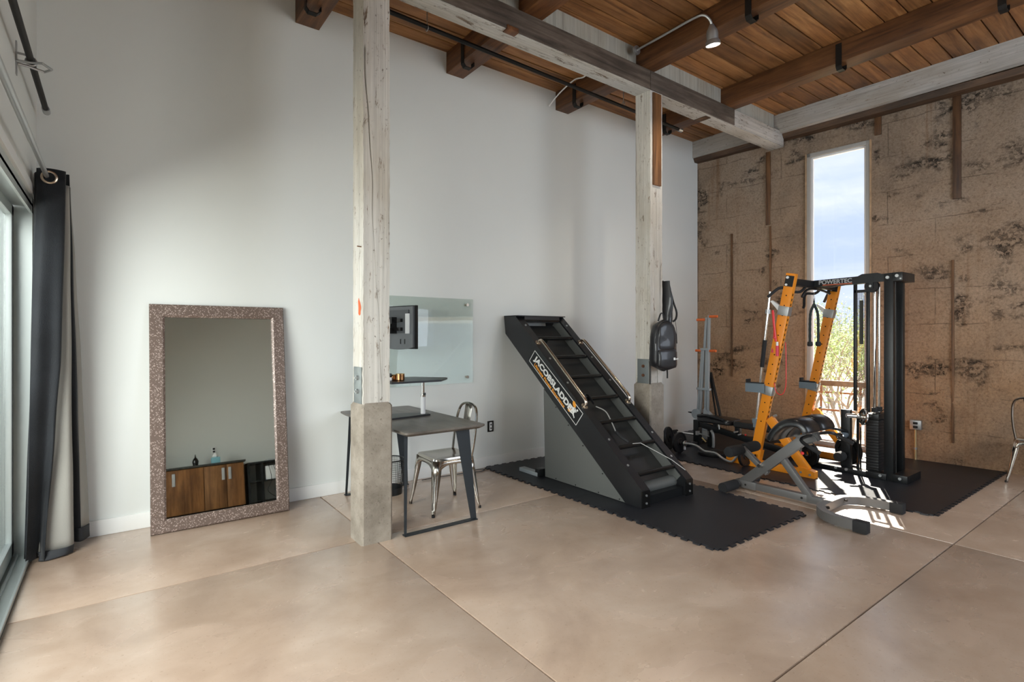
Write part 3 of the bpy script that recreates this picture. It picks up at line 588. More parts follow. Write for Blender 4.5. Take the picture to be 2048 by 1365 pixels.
c4 = [(0, 0), (MW, 0), (MW, ML), (0, ML)]; i4 = [(FW, FW), (MW - FW, FW), (MW - FW, ML - FW), (FW, ML - FW)]
for k in range(4): frame_side(c4[k], c4[(k + 1) % 4], i4[k], i4[(k + 1) % 4])
b = B(); e = .012; l0, l1, x0, x1 = FW - .01, ML - FW + .01, FW - .01, MW - FW + .01
b.prism([mq(x0, l0, -.001), mq(x1, l0, -.001), mq(x1, l1, -.018), mq(x0, l1, -.018)], -mn * .003); b.obj('mirror_glass', mirror_m, mt)
B().prism([mq(.02, .02, -.022), mq(MW - .02, .02, -.022), mq(MW - .02, ML - .02, -.022), mq(.02, ML - .02, -.022)], -mn * .004).obj('backing', board_m, mt)

# ------------------------------------------------------------------ furniture behind the camera, seen in the mirror
ct = thing('low_cabinet', 'walnut cabinet with long pale handles, reflected in the mirror', 'cabinet', (.9, YF + .28, 0))
B().span((-.2, YF + .01, .08), (1.80, -.98, .80)).obj('body', walnut, ct); B().span((-.2, YF + .01, 0), (1.78, -1.03, .08)).obj('plinth', black, ct)
for a, c, hx in ((.12, 1.185, .76), (1.195, 1.52, 1.475), (1.53, 1.80, 1.575), (-.2, .11, .05)):
    d = B().span((a + .003, -.98, .085), (c - .003, -.96, .79), .002).obj('door', walnut, ct)
    B().span((hx - .022, -.952, .54), (hx + .022, -.945, .74), .003).span((hx - .008, -.96, .56), (hx + .008, -.95, .58)).span((hx - .008, -.96, .70), (hx + .008, -.95, .72)).obj('handle', silver, d)
tag(B().span((-.22, YF + .01, .803), (1.83, -.94, .838), .004).obj('countertop', stone, None, (.8, -1.2, .803)), 'dark stone counter lying on the walnut cabinet, seen in the mirror', 'countertop')
t = thing('tissue_box', 'pale blue tissue box with white tissue on the dark counter', 'tissue box', (1.40, -1.15, .838)); B().span((1.33, -1.21, .838), (1.46, -1.09, .945), .004).obj('box', blue, t)
B().lathe([(.03, 0), (.05, .02), (.035, .05), (.012, .075), (.002, .08)], (1.395, -1.15, .945), n=7).obj('tissue', tissue, t)
t = thing('dark_vase', 'small dark pointed bottle on the counter beside the tissue box', 'vase', (1.10, -1.2, .838)); B().lathe([(.035, 0), (.04, .02), (.05, .08), (.035, .12), (.012, .15), (.004, .20)], (1.10, -1.2, .838)).obj('body', blackgloss, t); B().cyl((1.10, -1.2, .838), (1.10, -1.2, .842), .045).obj('foot', black, t)
t = thing('sink_tap', 'small chrome tap at the end of the dark counter', 'tap', (.62, -1.32, .838)); B().cyl((.62, -1.32, .838), (.62, -1.32, .92), .014).obj('stem', chrome, t); B().tube([(.62, -1.32, .91), (.62, -1.27, .95), (.62, -1.2, .93)], .01).obj('spout', chrome, t)
t = thing('media_stand', 'glossy black media stand full of cables beside the walnut cabinet', 'stand', (2.35, -1.2, 0))
B().span((1.86, YF + .02, .74), (2.9, -.97, .77), .003).obj('top', blackgloss, t); B().span((1.86, YF + .02, .42), (2.9, -1.0, .44), .002).obj('shelf', blackgloss, t); B().span((1.86, YF + .02, .08), (2.9, -1.0, .10), .002).obj('bottom_shelf', blackgloss, t)
for x in (1.88, 2.10, 2.86): B().span((x - .02, YF + .02, 0), (x + .02, -1.02, .74)).obj('upright', blackgloss, t)
tag(B().span((2.2, -1.3, .77), (2.42, -1.08, .80), .003).obj('media_box', silver, None, (2.3, -1.2, .77)), 'flat silver media box on top of the black stand', 'electronics')
tag(B().span((2.16, -1.3, .44), (2.60, -1.05, .68), .006).obj('white_receiver', white, None, (2.4, -1.2, .44)), 'white box on the shelf of the black media stand', 'electronics')
for k in range(4):
    tag(B().tube(smooth_path([(2.2 + .09 * k, -1.02, .74 - .06 * k), (2.24 + .1 * k, -.985, .45), (2.17 + .12 * k, -.99, .25), (2.3 + .08 * k, -1.0, .12)], 5), .005, 5).obj('cable', rubber, None, (2.2 + .09 * k, -1, .2)), ('leftmost', 'second from left', 'third from left', 'rightmost')[3 - k] + ' black cable hanging in front of the media stand, as reflected', 'cable', 'cables on the media stand')
def outlet(name, o, ex, n, label, box=False):
    t = thing(name, label, 'outlet', o); o, ex, n = V(o), V(ex), V(n); z = V((0, 0, 1)); q = Matrix((ex, n, z)).transposed()
    p = B().box(o + n * .003, (.075, .006, .118), q, .002).obj('plate', (white if not box else galv), t)
    for s in (-1, 1): B().box(o + n * .007 + z * s * .024, (.036, .004, .034), q, .004).obj('socket', black if name != 'outlet_w' else white, p)
    return t
outlet('wall_outlet', (1.42, YF + .001, 1.10), (1, 0, 0), (0, 1, 0), 'electrical outlet above the dark counter, seen in the mirror')
wo_ = thing('wall_outlet', 'electrical outlet with dark plate on the white wall behind the chair', 'outlet', (3.337, 4.885, .445))
B().span((3.30, 4.874, .385), (3.378, 4.884, .505), .003).obj('plate', blackm, wo_); B().span((3.322, 4.869, .40), (3.356, 4.876, .49), .003).obj('socket', white, wo_)
for z in (.425, .465): B().span((3.332, 4.867, z - .009), (3.346, 4.870, z + .009)).obj('slot', black, wo_)

# ------------------------------------------------------------------ glass board, monitor, desk
t = thing('glass_board', 'frosted glass writing board mounted on the white wall by standoffs', 'board', (2.48, 4.86, .95))
B().span((1.875, 4.852, .947), (3.094, 4.858, 1.842), .001).obj('glass_sheet', board_glass, t)
for x in (1.95, 3.02):
    for z in (1.01, 1.78): B().cyl((x, 4.885, z), (x, 4.845, z), .011).cyl((x, 4.851, z), (x, 4.842, z), .016).obj('standoff', satin, t)
dk = thing('desk', 'dark desk with splayed steel legs behind the near post', 'desk', (1.99, 4.17, 0))
def rr(x0, y0, x1, y1, r, z, n=5):
    out = []
    for cx, cy, a in ((x1 - r, y1 - r, 0), (x0 + r, y1 - r, 90), (x0 + r, y0 + r, 180), (x1 - r, y0 + r, 270)):
        for k in range(n + 1): out.append((cx + r * cos(R(a + 90 * k / n)), cy + r * sin(R(a + 90 * k / n)), z))
    return out
DX0, DX1, DYA, DYB, DZT = 1.652, 2.338, 3.476, 4.862, .757
rows = [rr(DX0 + .03, DYA + .03, DX1 - .03, DYB - .03, .03, DZT - .034), rr(DX0, DYA, DX1, DYB, .03, DZT - .014), rr(DX0, DYA, DX1, DYB, .03, DZT - .002), rr(DX0 + .002, DYA + .002, DX1 - .002, DYB - .002, .03, DZT)]
b = B(); b.grid([r + [r[0]] for r in rows]); bmesh.ops.remove_doubles(b.b, verts=b.b.verts, dist=1e-5); bmesh.ops.holes_fill(b.b, edges=b.b.edges, sides=0); b.obj('top', desk_m, dk)
for y, s in ((3.56, 1), (4.76, -1)):
    yb = y - s * .015; yt = y + s * .03
    for xa, xb, wt in ((1.70, 1.675, .07), (2.19, 2.268, .13)):
        sx = 1 if xb > 2 else -1
        if sx > 0: poly = [(2.130, yt, .722), (2.252, yt, .722), (2.292, yb, .0), (2.245, yb, .0)]
        else: poly = [(1.694, yt, .722), (1.722, yt, .722), (1.692, yb, .0), (1.674, yb, .0)]
        B().prism(poly, (0, .008, 0)).obj('leg', deskleg, dk)
    B().span((1.672, yb - .02, 0), (2.292, yb + .03, .008)).obj('floor_bar', deskleg, dk)
    B().span((1.70, yt - .02, .713), (2.25, yt + .03, .723)).obj('top_bar', deskleg, dk)
t = thing('riser_tray', 'black tray on a silver post standing on the desk beside the near post', 'desk riser', (2.1, 4.2, .757))
B().prism([(1.72, 4.08, .757), (2.20, 4.14, .757), (2.205, 4.22, .757), (2.10, 4.30, .757), (1.86, 4.36, .757), (1.72, 4.36, .757)], (0, 0, .014)).obj('base', black, t)
B().cyl((2.155, 4.19, .771), (2.155, 4.19, .93), .021).obj('lower_post', white, t); B().cyl((2.155, 4.19, .92), (2.155, 4.19, 1.055), .014).cyl((2.155, 4.19, .918), (2.155, 4.19, .938), .023).obj('inner_post', chrome, t)
B().box((2.155, 4.165, .945), (.012, .03, .02)).obj('clamp_knob', black, t)
B().prism([(1.80, 4.05, 1.055), (2.25, 4.04, 1.055), (2.415, 4.22, 1.055), (2.42, 4.26, 1.055), (2.2, 4.5, 1.055), (1.80, 4.52, 1.055)], (0, 0, .016)).obj('tray', black, t)
def cup(x, y, r, h, label):
    t = thing('copper_cup', label, 'cup', (x, y, 1.071), 'copper cups on the tray')
    B().lathe([(r * .8, 0), (r, .006), (r, h), (r - .004, h), (r - .005, .01), (0, .01)], (x, y, 1.071), n=20).obj('body', copper, t)
    B().tube([(x + r * cos(a), y + r * sin(a), 1.071 + h) for a in [k * pi / 10 for k in range(20)]], .0025, 5, True).obj('rim', brass, t)
cup(1.935, 4.18, .037, .056, 'copper cup on the black tray, larger and nearer its edge'); cup(1.905, 4.25, .030, .044, 'smaller copper cup half hidden behind the larger one')
for k, (z, y) in enumerate(((1.071, 4.24), (1.103, 4.24))):
    tag(B().span((1.80, y - .03, z), (1.875, y + .03, z + .028), .005).obj('small_case', black if k else white, None, (1.84, y, z)), ('small white case under the black one' if not k else 'small black case lying on the white one') + ' at the tray end', 'case')
# monitor seen from behind
mo_ = thing('monitor', 'grey computer monitor seen from behind against the glass board', 'monitor', (2.1, 4.45, 1.33))
ma = V((.28, -.96, 0)).normalized(); mb = V((-.96, -.28, 0)).normalized(); mc = V((2.158, 4.36, 1.53))      # ma: across; mb: out of the back
def mm(a, d, z): return mc + ma * a + mb * d + V((0, 0, z))
B().prism([mm(.012, -.03, -.20), mm(.012, 0, -.20), mm(.012, 0, .195), mm(.012, -.03, .195)], -ma * .44).obj('screen_bezel', black, mo_)
def bowed(d, off):  # back shell with a bowed lower edge
    return [mm(-a, d, z) for a, z in ([(.0, .185), (.415, .185)] + [(.415 - .415 * k / 10, -.185 - .022 * sin(pi * k / 10)) for k in range(11)])]
B().prism(bowed(.0, 0), mb * .022).obj('back_shell', monitor_m, mo_)
B().prism([mm(-.045, .022, -.055), mm(-.37, .022, -.055), mm(-.37, .022, .155), mm(-.045, .022, .155)], mb * .012).obj('recess_panel', M('dark_grey_plastic', (.055, .06, .065), .45), mo_)
B().prism([mm(-.03, .024, -.06), mm(-.085, .024, -.06), mm(-.085, .024, .12), mm(-.03, .024, .12)], mb * .012).obj('silver_side_panel', silver, mo_)
b = B()
for z in (-.035, .045): b.prism([mm(-.12, .034, z), mm(-.32, .034, z), mm(-.32, .034, z + .03), mm(-.12, .034, z + .03)], mb * .03)
b.prism([mm(-.20, .034, -.06), mm(-.25, .034, -.06), mm(-.25, .034, .09), mm(-.20, .034, .09)], mb * .06).obj('mount_bracket', blackgloss, mo_)
for a in (.10, .155): B().prism([mm(-a, .022, -.155), mm(-a - .012, .022, -.155), mm(-a - .012, .022, -.11), mm(-a, .022, -.11)], mb * .002).obj('vent_slot', black, mo_)
B().cyl(mm(-.22, .09, .01), (1.90, 4.60, 1.52), .02).cyl((1.90, 4.60, .757), (1.90, 4.60, 1.56), .024).obj('mount_arm', black, mo_)
# waste bin
bn = thing('waste_bin', 'black wire mesh waste bin under the desk', 'bin', (2.02, 4.60, 0)); bx, by = 2.03, 4.60
b = B()
for k in range(44):
    a = 2 * pi * k / 44; b.bar((bx + .105 * cos(a), by + .105 * sin(a), .01), (bx + .13 * cos(a), by + .13 * sin(a), .31), .0022, .0022)
for k in range(1, 16):
    z = .02 * k; r = .105 + .025 * z / .31; b.tube([(bx + r * cos(a), by + r * sin(a), z) for a in [q * 2 * pi / 22 for q in range(22)]], .0011, 3, True)
o = b.obj('wire_mesh', black, bn); o['kind'] = 'stuff'
B().tube([(bx + .131 * cos(a), by + .131 * sin(a), .315) for a in [q * 2 * pi / 28 for q in range(28)]], .006, 6, True).obj('rim', black, bn)
B().lathe([(.10, 0), (.109, 0), (.112, .06), (.108, .06)], (bx, by, 0), n=24, cap=False).cyl((bx, by, .002), (bx, by, .008), .104, n=24).obj('base', black, bn)
tag(B().tube(smooth_path([(2.46, 4.81, .006), (2.75, 4.80, .006), (3.0, 4.78, .006), (3.12, 4.74, .006), (3.2, 4.80, .006), (3.05, 4.85, .006)], 5), .004, 5).obj('floor_cable', rubber, None, (2.9, 4.8, 0)), 'thin dark cable lying on the floor beside the baseboard', 'cable')

# ------------------------------------------------------------------ metal chairs
def chair(cx, cy, rz, label):
    t = thing('metal_chair', label, 'chair', (cx, cy, 0), 'gunmetal cafe chairs')
    off = V((cx, cy, 0)); q = Matrix.Rotation(rz, 3, 'Z')
    def P(x, y, z): return off + q @ V((x, y, z))
    hs = .178
    b = B()
    def ring(h, r, z, n=4): return [P(p[0], p[1], p[2]) for p in rr(-h, -h, h, h, r, z, n)]
    rows = [ring(hs + .004, .04, .425), ring(hs + .004, .04, .437), ring(hs, .04, .447), ring(hs - .012, .035, .447), ring(hs - .03, .03, .441), ring(.02, .01, .441)]
    b.grid([r + [r[0]] for r in rows]); bmesh.ops.remove_doubles(b.b, verts=b.b.verts, dist=1e-5); bmesh.ops.holes_fill(b.b, edges=b.b.edges, sides=0); b.obj('seat', gun, t)
    # skirts: pressed sheet with an arch between the legs
    for k in range(4):
        qq = Matrix.Rotation(k * pi / 2, 3, 'Z'); b = B(); r0, r1 = [], []
        for i in range(13):
            u = -1 + 2 * i / 12; x = u * (hs - .01); dep = .035 + .085 * abs(u) ** 3.2
            a = qq @ V((x, -hs - .002, 0)); c = qq @ V((x * (1 + .06 * abs(u)), -hs - .004 - dep * .13, 0))
            r0.append(P(a.x, a.y, .43)); r1.append(P(c.x, c.y, .43 - dep))
        b.grid([r0, r1]).obj('apron', gun, t, thick=.002)
    for sx, sy in ((-1, -1), (1, -1), (1, 1), (-1, 1)):
        b = B(); rows = []
        for f, w, dpt in ((0, .062, .05), (.22, .056, .046), (.45, .045, .036), (.7, .033, .027), (.86, .024, .02), (.9, .019, .017), (1, .018, .016)):
            cxx, cyy, z = sx * (hs + .0 + .042 * f), sy * (hs + .042 * f), .43 * (1 - f)
            # folded L-shaped sheet: two flanges meeting at the outer corner with a rounded nose
            rows.append([P(cxx - sx * w, cyy + sy * .002, z), P(cxx - sx * w * .45, cyy + sy * .006, z), P(cxx - sx * .008, cyy + sy * .004, z), P(cxx + sx * .004, cyy - sy * .008, z), P(cxx + sx * .006, cyy - sy * w * .45, z), P(cxx + sx * .002, cyy - sy * w, z)])
        b.grid(rows).obj('leg', gun, t, thick=.003)
        c = (sx * (hs + .038), sy * (hs + .038)); B().cyl(P(c[0], c[1], 0), P(c[0], c[1], .018), .013, n=10).obj('rubber_foot', rubber, t)
    # hoop back on the +x side and centre splat
    hoop = [P(.165, -.165, .43), P(.185, -.175, .55), P(.205, -.172, .68), P(.225, -.15, .79), P(.235, -.10, .842), P(.240, 0, .858), P(.235, .10, .842), P(.225, .15, .79), P(.205, .172, .68), P(.185, .175, .55), P(.165, .165, .43)]
    B().tube(smooth_path(hoop, 5), .0115, 8).obj('back_hoop', gun, t)
    b = B(); b.grid([[P(.168 + .072 * f, -.048 - .012 * f, .435 + .42 * f), P(.172 + .075 * f, 0, .435 + .425 * f), P(.168 + .072 * f, .048 + .012 * f, .435 + .42 * f)] for f in [k / 8 for k in range(9)]]); b.obj('back_splat', gun, t, thick=.003)
    return t
chair(2.255, 3.985, R(-2), 'gunmetal cafe chair with hoop back pushed under the desk')
chair(7.19, 1.02, R(158), 'gunmetal cafe chair at the concrete wall, cut off by the right edge')

# ------------------------------------------------------------------ rubber mats with jigsaw edges
def tile_outline(x0, y0, x1, y1, z, skew=None):
    per = .10; pts = []
    def side(a, c, nrm, out):
        a, c = V((*a, 0)), V((*c, 0)); L = (c - a).length; n = max(4, round(L / per)); d = (c - a) / n; d1 = d.normalized()
        for k in range(n):
            p = a + d * k; m = d.length; h = .028 if out else 0
            if h: pts.extend([p, p + d * .30, p + d * .22 + V(nrm) * h, p + d * .78 + V(nrm) * h, p + d * .70])
            else: pts.append(p)
    o = skew or ('t', 'b', 'l', 'r')
    side((x0, y0), (x1, y0), (0, -1, 0), 'b' in o); side((x1, y0), (x1, y1), (1, 0, 0), 'r' in o); side((x1, y1), (x0, y1), (0, 1, 0), 't' in o); side((x0, y1), (x0, y0), (-1, 0, 0), 'l' in o)
    return [(p.x, p.y, z) for p in pts]
def mat_tile(x0, y0, x1, y1, sides, label, group, clip=False):
    pts = tile_outline(x0, y0, x1, y1, .001, sides)
    if clip: pts = [((min(p[0], 7.217 + (4.885 - p[1]) * .1 - .022)), p[1], p[2]) for p in pts]
    return tag(B().prism(pts, (0, 0, .011)).obj('rubber_mat', matr, None, ((x0 + x1) / 2, (y0 + y1) / 2, 0)), label, 'mat', group)
g = 'rubber mats under the ladder climber'
mat_tile(3.255, 2.045, 4.475, 3.452, 'blr', 'black jigsaw rubber mat with bare corner in front of the ladder climber', g)
mat_tile(3.255, 3.454, 4.40, 4.850, 'tlr', 'black jigsaw rubber mat reaching the white wall under the ladder climber', g)
g = 'rubber mats under the orange rack'
ys_ = [1.405, 2.555, 3.71, 4.855]
nm = [['black rubber mat under the grey U-shaped foot of the roman chair', 'black rubber mat beneath the near foot of the orange rack', 'black rubber mat under the curl bar beside the far post'], ['bare black rubber mat running along the concrete wall by the conduit outlet', 'black rubber mat under the window and weight stack', 'black rubber mat in the far corner under the bench']]
for i, (xa, xb) in enumerate(((5.265, 6.415), (6.417, 7.56))):
    for j in range(3): mat_tile(xa, ys_[j] + .001, xb, ys_[j + 1] - .001, ('l' if i == 0 else '') + ('b' if j == 0 else ''), nm[i][j], g, i == 1)

# ------------------------------------------------------------------ ladder climber
LX0, LX1, FZ = 3.507, 4.203, .012
lc = thing('ladder_climber', 'black ladder climbing machine with chrome handrails beside the far post', 'exercise machine', (3.855, 3.7, FZ))
sd = V((0, .756, .6546)); sn = V((0, -.6546, .756))
side = [(2.897, .012), (2.897, .157), (4.65, 1.672), (4.856, 1.672), (4.828, 1.474), (3.075, .012)]
for x in (LX0, 4.108): B().prism([(x, y, z) for y, z in side], (.095, 0, 0)).obj('stringer', blackp, lc)
for x in (LX0 - .002, 4.106): B().prism([(x, 2.897 - .004, .012), (x, 2.897 - .004, .150), (x, 2.905, .156), (x, 2.905, .012)], (.099, 0, 0)).obj('end_cap', blackgloss, lc)
def slope(t, h): return V((0, 2.897, .157)) + sd * t + sn * h      # t along the stringer top, h above it
b = B()
for x in (3.555, 4.155):
    for tt in (.26, .55, 1.27, 1.62, 2.15): b.cyl(V((x, 0, 0)) + slope(tt, -.002), V((x, 0, 0)) + slope(tt, .006), .011, n=10)
    for z in (.05, .115): b.cyl((x, 2.898, z), (x, 2.886, z), .010, n=10)
b.obj('bolt', galv, lc)
# slatted bed below the rungs, grey liners
B().prism([V((3.60, 0, 0)) + slope(.12, -.115), V((4.11, 0, 0)) + slope(.12, -.115), V((4.11, 0, 0)) + slope(2.28, -.115), V((3.60, 0, 0)) + slope(2.28, -.115)], -sn * .012).obj('bed_panel', M('dark_bed_panel', (.022, .022, .021), .35, bump=.1, bscale=400), lc)
for x in (3.602, 4.105): B().prism([V((x, 0, 0)) + slope(.06, -.125), V((x, 0, 0)) + slope(2.30, -.125), V((x, 0, 0)) + slope(2.30, -.02), V((x, 0, 0)) + slope(.06, -.02)], (.004, 0, 0)).obj('liner', greyp, lc)
for k in range(8):
    tt = .165 + .2985 * k; p = slope(tt, -.022)
    B().cyl((3.600, p.y, p.z), (4.110, p.y, p.z), .0205, n=16).obj('rung', blackgloss, lc)
p = slope(.05, -.10); B().cyl((3.60, p.y + .05, p.z), (4.11, p.y + .05, p.z), .055, n=20).obj('roller', greyp, lc)
B().span((3.602, 2.93, .012), (4.108, 3.02, .09)).obj('kick_plate', black, lc)
B().span((LX0, 4.60, 1.664), (LX1, 4.856, 1.674), .002).span((3.60, 4.60, 1.60), (4.11, 4.63, 1.668)).obj('top_cap', blackp, lc)
B().prism([(LX0 + .006, 4.143, .016), (LX0 + .006, 4.167, .906), (LX0 + .006, 3.078, .016)], (.012, 0, 0)).obj('side_panel', greyp, lc)
B().prism([(LX1 - .018, 4.143, .016), (LX1 - .018, 4.167, .906), (LX1 - .018, 3.078, .016)], (.012, 0, 0)).obj('side_panel', greyp, lc)
B().prism([(LX0 + .01, 4.143, .014), (LX0 + .01, 4.167, .906), (LX0 + .01, 4.177, .906), (LX0 + .01, 4.153, .014)], (.676, 0, 0)).obj('rear_panel', greyp, lc)
b = B()
for y, z in ((3.98, .74), (3.80, .585), (3.60, .42), (3.35, .21), (3.98, .03), (3.7, .03), (3.4, .03), (3.15, .03)): b.cyl((LX0 + .008, y, z), (LX0 + .001, y, z), .006, n=6)
b.obj('panel_screw', blackm, lc)
B().span((3.45, 4.20, .012), (3.52, 4.50, .05), .003).obj('stabiliser_foot', greylite, lc); B().span((3.455, 4.17, .012), (3.55, 4.24, .09), .003).obj('foot_bracket', black, lc)
for x in (3.548, 4.158):
    X = V((x, 0, 0)); a0, a1 = 1.86, .955
    pa = [X + slope(a0, .0), X + slope(a0, .03), X + slope(a0 - .02, .052), X + slope(a0 - .07, .06), X + slope(a1 + .07, .06), X + slope(a1 + .02, .052), X + slope(a1, .03), X + slope(a1, 0)]
    h = B().tube([pa[0]] + smooth_path(pa[1:4], 4) + smooth_path(pa[4:7], 4) + [pa[7]], .0165, 12).obj('handrail', satin, lc)
    f = B()
    for a in (a0, a1): f.cyl(X + slope(a, 0), X + slope(a, .006), .034, n=18)
    f.obj('flange', satin, h)
# framed name plate printed on the side
FXx = LX0 - .0012; ex = V((0, -.756, -.6546)); ey = sn
q0, q1, q2, q3 = [V((FXx, y, z)) for y, z in ((4.304, 1.294), (4.396, 1.186), (3.689, .601), (3.594, .721))]
pl_ = B().prism([q0, q1, q2, q3], (.0008, 0, 0)).obj('name_plate', black, lc)
b = B()
for a, c in ((q0, q1), (q1, q2), (q2, q3), (q3, q0)): b.bar(a, c, .006, .0012, (1, 0, 0), ext=.003)
b.obj('plate_border', offwhite, pl_)
org = q1 + (q0 - q1) * .45 + ex * .055
text('JACOBSLADDER', .080, offwhite, org + V((-.0006, 0, 0)), ex, ey, lc, 'plate_lettering', bold=.0034, fit=.79).parent = pl_
text('Ultimate Fitness Experience', .044, printo, q1 + (q0 - q1) * .14 + ex * .085 + V((-.0006, 0, 0)), ex, ey, lc, 'plate_tagline', bold=.0012, fit=.61).parent = pl_
lg = q2 + (q3 - q2) * .56 - ex * .135
def blob(u, v, r1, r2, rot, n=14):
    return [lg + ex * (u + r1 * cos(k * 2 * pi / n) * cos(rot) - r2 * sin(k * 2 * pi / n) * sin(rot)) + ey * (v + r1 * cos(k * 2 * pi / n) * sin(rot) + r2 * sin(k * 2 * pi / n) * cos(rot)) + V((-.0008, 0, 0)) for k in range(n)]
B().prism(blob(-.012, -.040, .030, .018, .6), (.001, 0, 0)).obj('logo_swirl', printo, pl_); B().prism(blob(-.005, .048, .034, .020, -.5), (.001, 0, 0)).obj('logo_swirl', printo, pl_)
b = B()
for s in (((-.03, -.01), (.03, .03)), ((.0, -.045), (.05, -.03)), ((.03, .03), (.06, .01)), ((.01, .01), (.05, -.035)), ((.05, -.035), (.075, -.05))): b.bar(lg + ex * s[0][0] + ey * s[0][1] + V((-.0012, 0, 0)), lg + ex * s[1][0] + ey * s[1][1] + V((-.0012, 0, 0)), .012, .001, (1, 0, 0), ext=.004)
b.prism(blob(.062, .034, .011, .011, 0), (.001, 0, 0)).obj('logo_climber', offwhite, pl_)
# console tucked between the top rungs
cs = B().prism([V((3.61, 0, 0)) + slope(1.94, -.05), V((3.76, 0, 0)) + slope(1.94, -.05), V((3.76, 0, 0)) + slope(2.04, -.03), V((3.61, 0, 0)) + slope(2.04, -.03)], -sn * .03).obj('console', black, lc)
d = B()
for x, w in ((3.635, .022), (3.69, .016), (3.735, .008)): d.prism([V((x, 0, 0)) + slope(1.955, -.044), V((x + w, 0, 0)) + slope(1.955, -.044), V((x + w, 0, 0)) + slope(1.965, -.042), V((x, 0, 0)) + slope(1.965, -.042)], sn * .001)
d.obj('readout', led, cs)
B().prism([V((3.71, 0, 0)) + slope(1.985, -.038), V((3.725, 0, 0)) + slope(1.985, -.038), V((3.725, 0, 0)) + slope(1.995, -.036), V((3.71, 0, 0)) + slope(1.995, -.036)], sn * .001).obj('indicator', ledo, cs)
# tether hung over a rung
X = V((3.66, 0, 0)); st_ = [X + slope(1.05, .012), X + V((.03, 0, 0)) + slope(.98, .022), X + V((.05, 0, 0)) + slope(.90, .006)]
B().tube(smooth_path([V((3.63, 0, 0)) + slope(1.02, -.03), V((3.645, 0, 0)) + slope(1.09, .012), V((3.68, 0, 0)) + slope(1.07, .012), V((3.70, 0, 0)) + slope(.98, -.01)], 4), .022, 6, flat=(1, .35)).obj('tether_belt', nylon, lc)
tw = smooth_path([V((3.69, 0, 0)) + slope(.94, .0), V((3.75, 0, 0)) + slope(.86, .012), V((3.77, 0, 0)) + slope(.76, -.02), V((3.77, 0, 0)) + slope(.66, -.05)], 4)
B().tube(tw, .017, 6, flat=(1, .3)).obj('tether_webbing', M('grey_webbing', (.42, .42, .38), .9), lc)
B().tube(smooth_path([tw[-1], V((3.77, 0, 0)) + slope(.58, -.04), V((3.79, 0, 0)) + slope(.50, -.02)], 3), .012, 6).obj('tether_strap', fabric, lc)
B().tube([V((3.80, 0, 0)) + slope(.465, .001), V((3.90, 0, 0)) + slope(.455, .002), V((4.12, 0, 0)) + slope(.22, .004), V((4.19, 0, 0)) + slope(.09, .004)], .0035, 6).obj('tether_cord', M('pale_cord', (.5, .5, .47), .8), lc)

# ------------------------------------------------------------------ bags on the far post
t = thing('backpack', 'shiny black backpack hanging on the far post', 'backpack', (4.53, 3.48, 1.08))
bo = V((4.525, 3.468, 1.35)); bxv = V((.968, -.25, 0)); byv = V((-.25, -.968, 0))     # across the bag, out towards the room
def bag(w, h, dp, z0, taper, n=9, m=9, off=0, base=bo):
    b = B(); rows = []
    for i in range(n + 1):
        v = -1 + 2 * i / n; row = []
        for k in range(20):
            a = 2 * pi * k / 20; sq = lambda c, e: math.copysign(abs(c) ** e, c)
            ww = w * (1 - taper * max(0, v) ** 2) * (1 - .9 * abs(v) ** 9); dd = dp * (1 - .25 * max(0, v)) * (1 - .8 * abs(v) ** 9)
            p = base + bxv * (ww * sq(cos(a), .55)) + byv * (off + dd * sq(sin(a), .6)) + V((0, 0, z0 + h * v))
            p += byv * .012 * mnoise.noise(p * 11) + bxv * .006 * mnoise.noise(p * 13); row.append(p)
        rows.append(row + [row[0]])
    b.grid(rows); bmesh.ops.remove_doubles(b.b, verts=b.b.verts, dist=1e-5); bmesh.ops.holes_fill(b.b, edges=b.b.edges, sides=0); return b
bp = bag(.142, .265, .075, 0, .22).obj('body', nylon, t, ang=80)
bag(.118, .115, .04, -.135, .0, off=.06).obj('front_pocket', nylon, t, ang=80)
bag(.110, .16, .03, .09, .35, off=.055).obj('upper_flap', nylon, t, ang=80)
B().tube([bo + bxv * (.135 * cos(a)) + byv * .052 + V((0, 0, .02 + .235 * sin(a))) for a in [pi * k / 14 for k in range(15)]], .005, 5).obj('zip', fabric, t)
B().tube(smooth_path([bo + bxv * -.06 + V((0, 0, .25)), bo + bxv * -.03 + V((0, 0, .325)), bo + bxv * .0 + V((0, 0, .325)), bo + bxv * .03 + V((0, 0, .25))], 4), .011, 6, flat=(1, .5)).obj('grab_handle', fabric, t)
for s, dz in ((-1, -.40), (.75, -.345)): B().tube(smooth_path([bo + bxv * (s * .12) + byv * -.06 + V((0, 0, -.16)), bo + bxv * (s * .125) + byv * -.05 + V((0, 0, -.28)), bo + bxv * (s * .125) + byv * -.05 + V((0, 0, dz))], 3), .010, 6, flat=(1, .3)).obj('strap', fabric, t)
lp = bo + byv * .104 + bxv * .05 + V((0, 0, -.135))
B().prism([lp + bxv * x + V((0, 0, z)) for x, z in ((-.0, -.012), (.022, -.012), (.022, .012), (0, .012))], byv * .002).obj('badge', offwhite, t)
b = B()
for k in range(4): b.prism([lp + bxv * (.027 + .009 * k + x) + V((0, 0, z)) for x, z in ((0, -.008), (.006, -.008), (.006, .006 if k else .002), (0, .006 if k else .002))], byv * .002)
b.obj('badge_print', offwhite, t)
t = thing('sling_bag', 'long black bag hanging behind the backpack on the far post', 'bag', (4.70, 3.600, 1.55))
rows = []
for k in range(13):
    f = k / 12; z = 2.03 - .49 * f; w = .052 + .028 * sin(pi * min(1, f * 1.15)) ** 2; d = .012 + .045 * f ** 1.5 * (1 - max(0, f - .85) * 4); xo = 4.672 + d
    row = [V((xo + d * cos(a) + .006 * mnoise.noise(V((cos(a) * 3, f * 9, 1))), 3.555 + w * sin(a), z)) for a in [2 * pi * q / 14 for q in range(14)]]; rows.append(row + [row[0]])
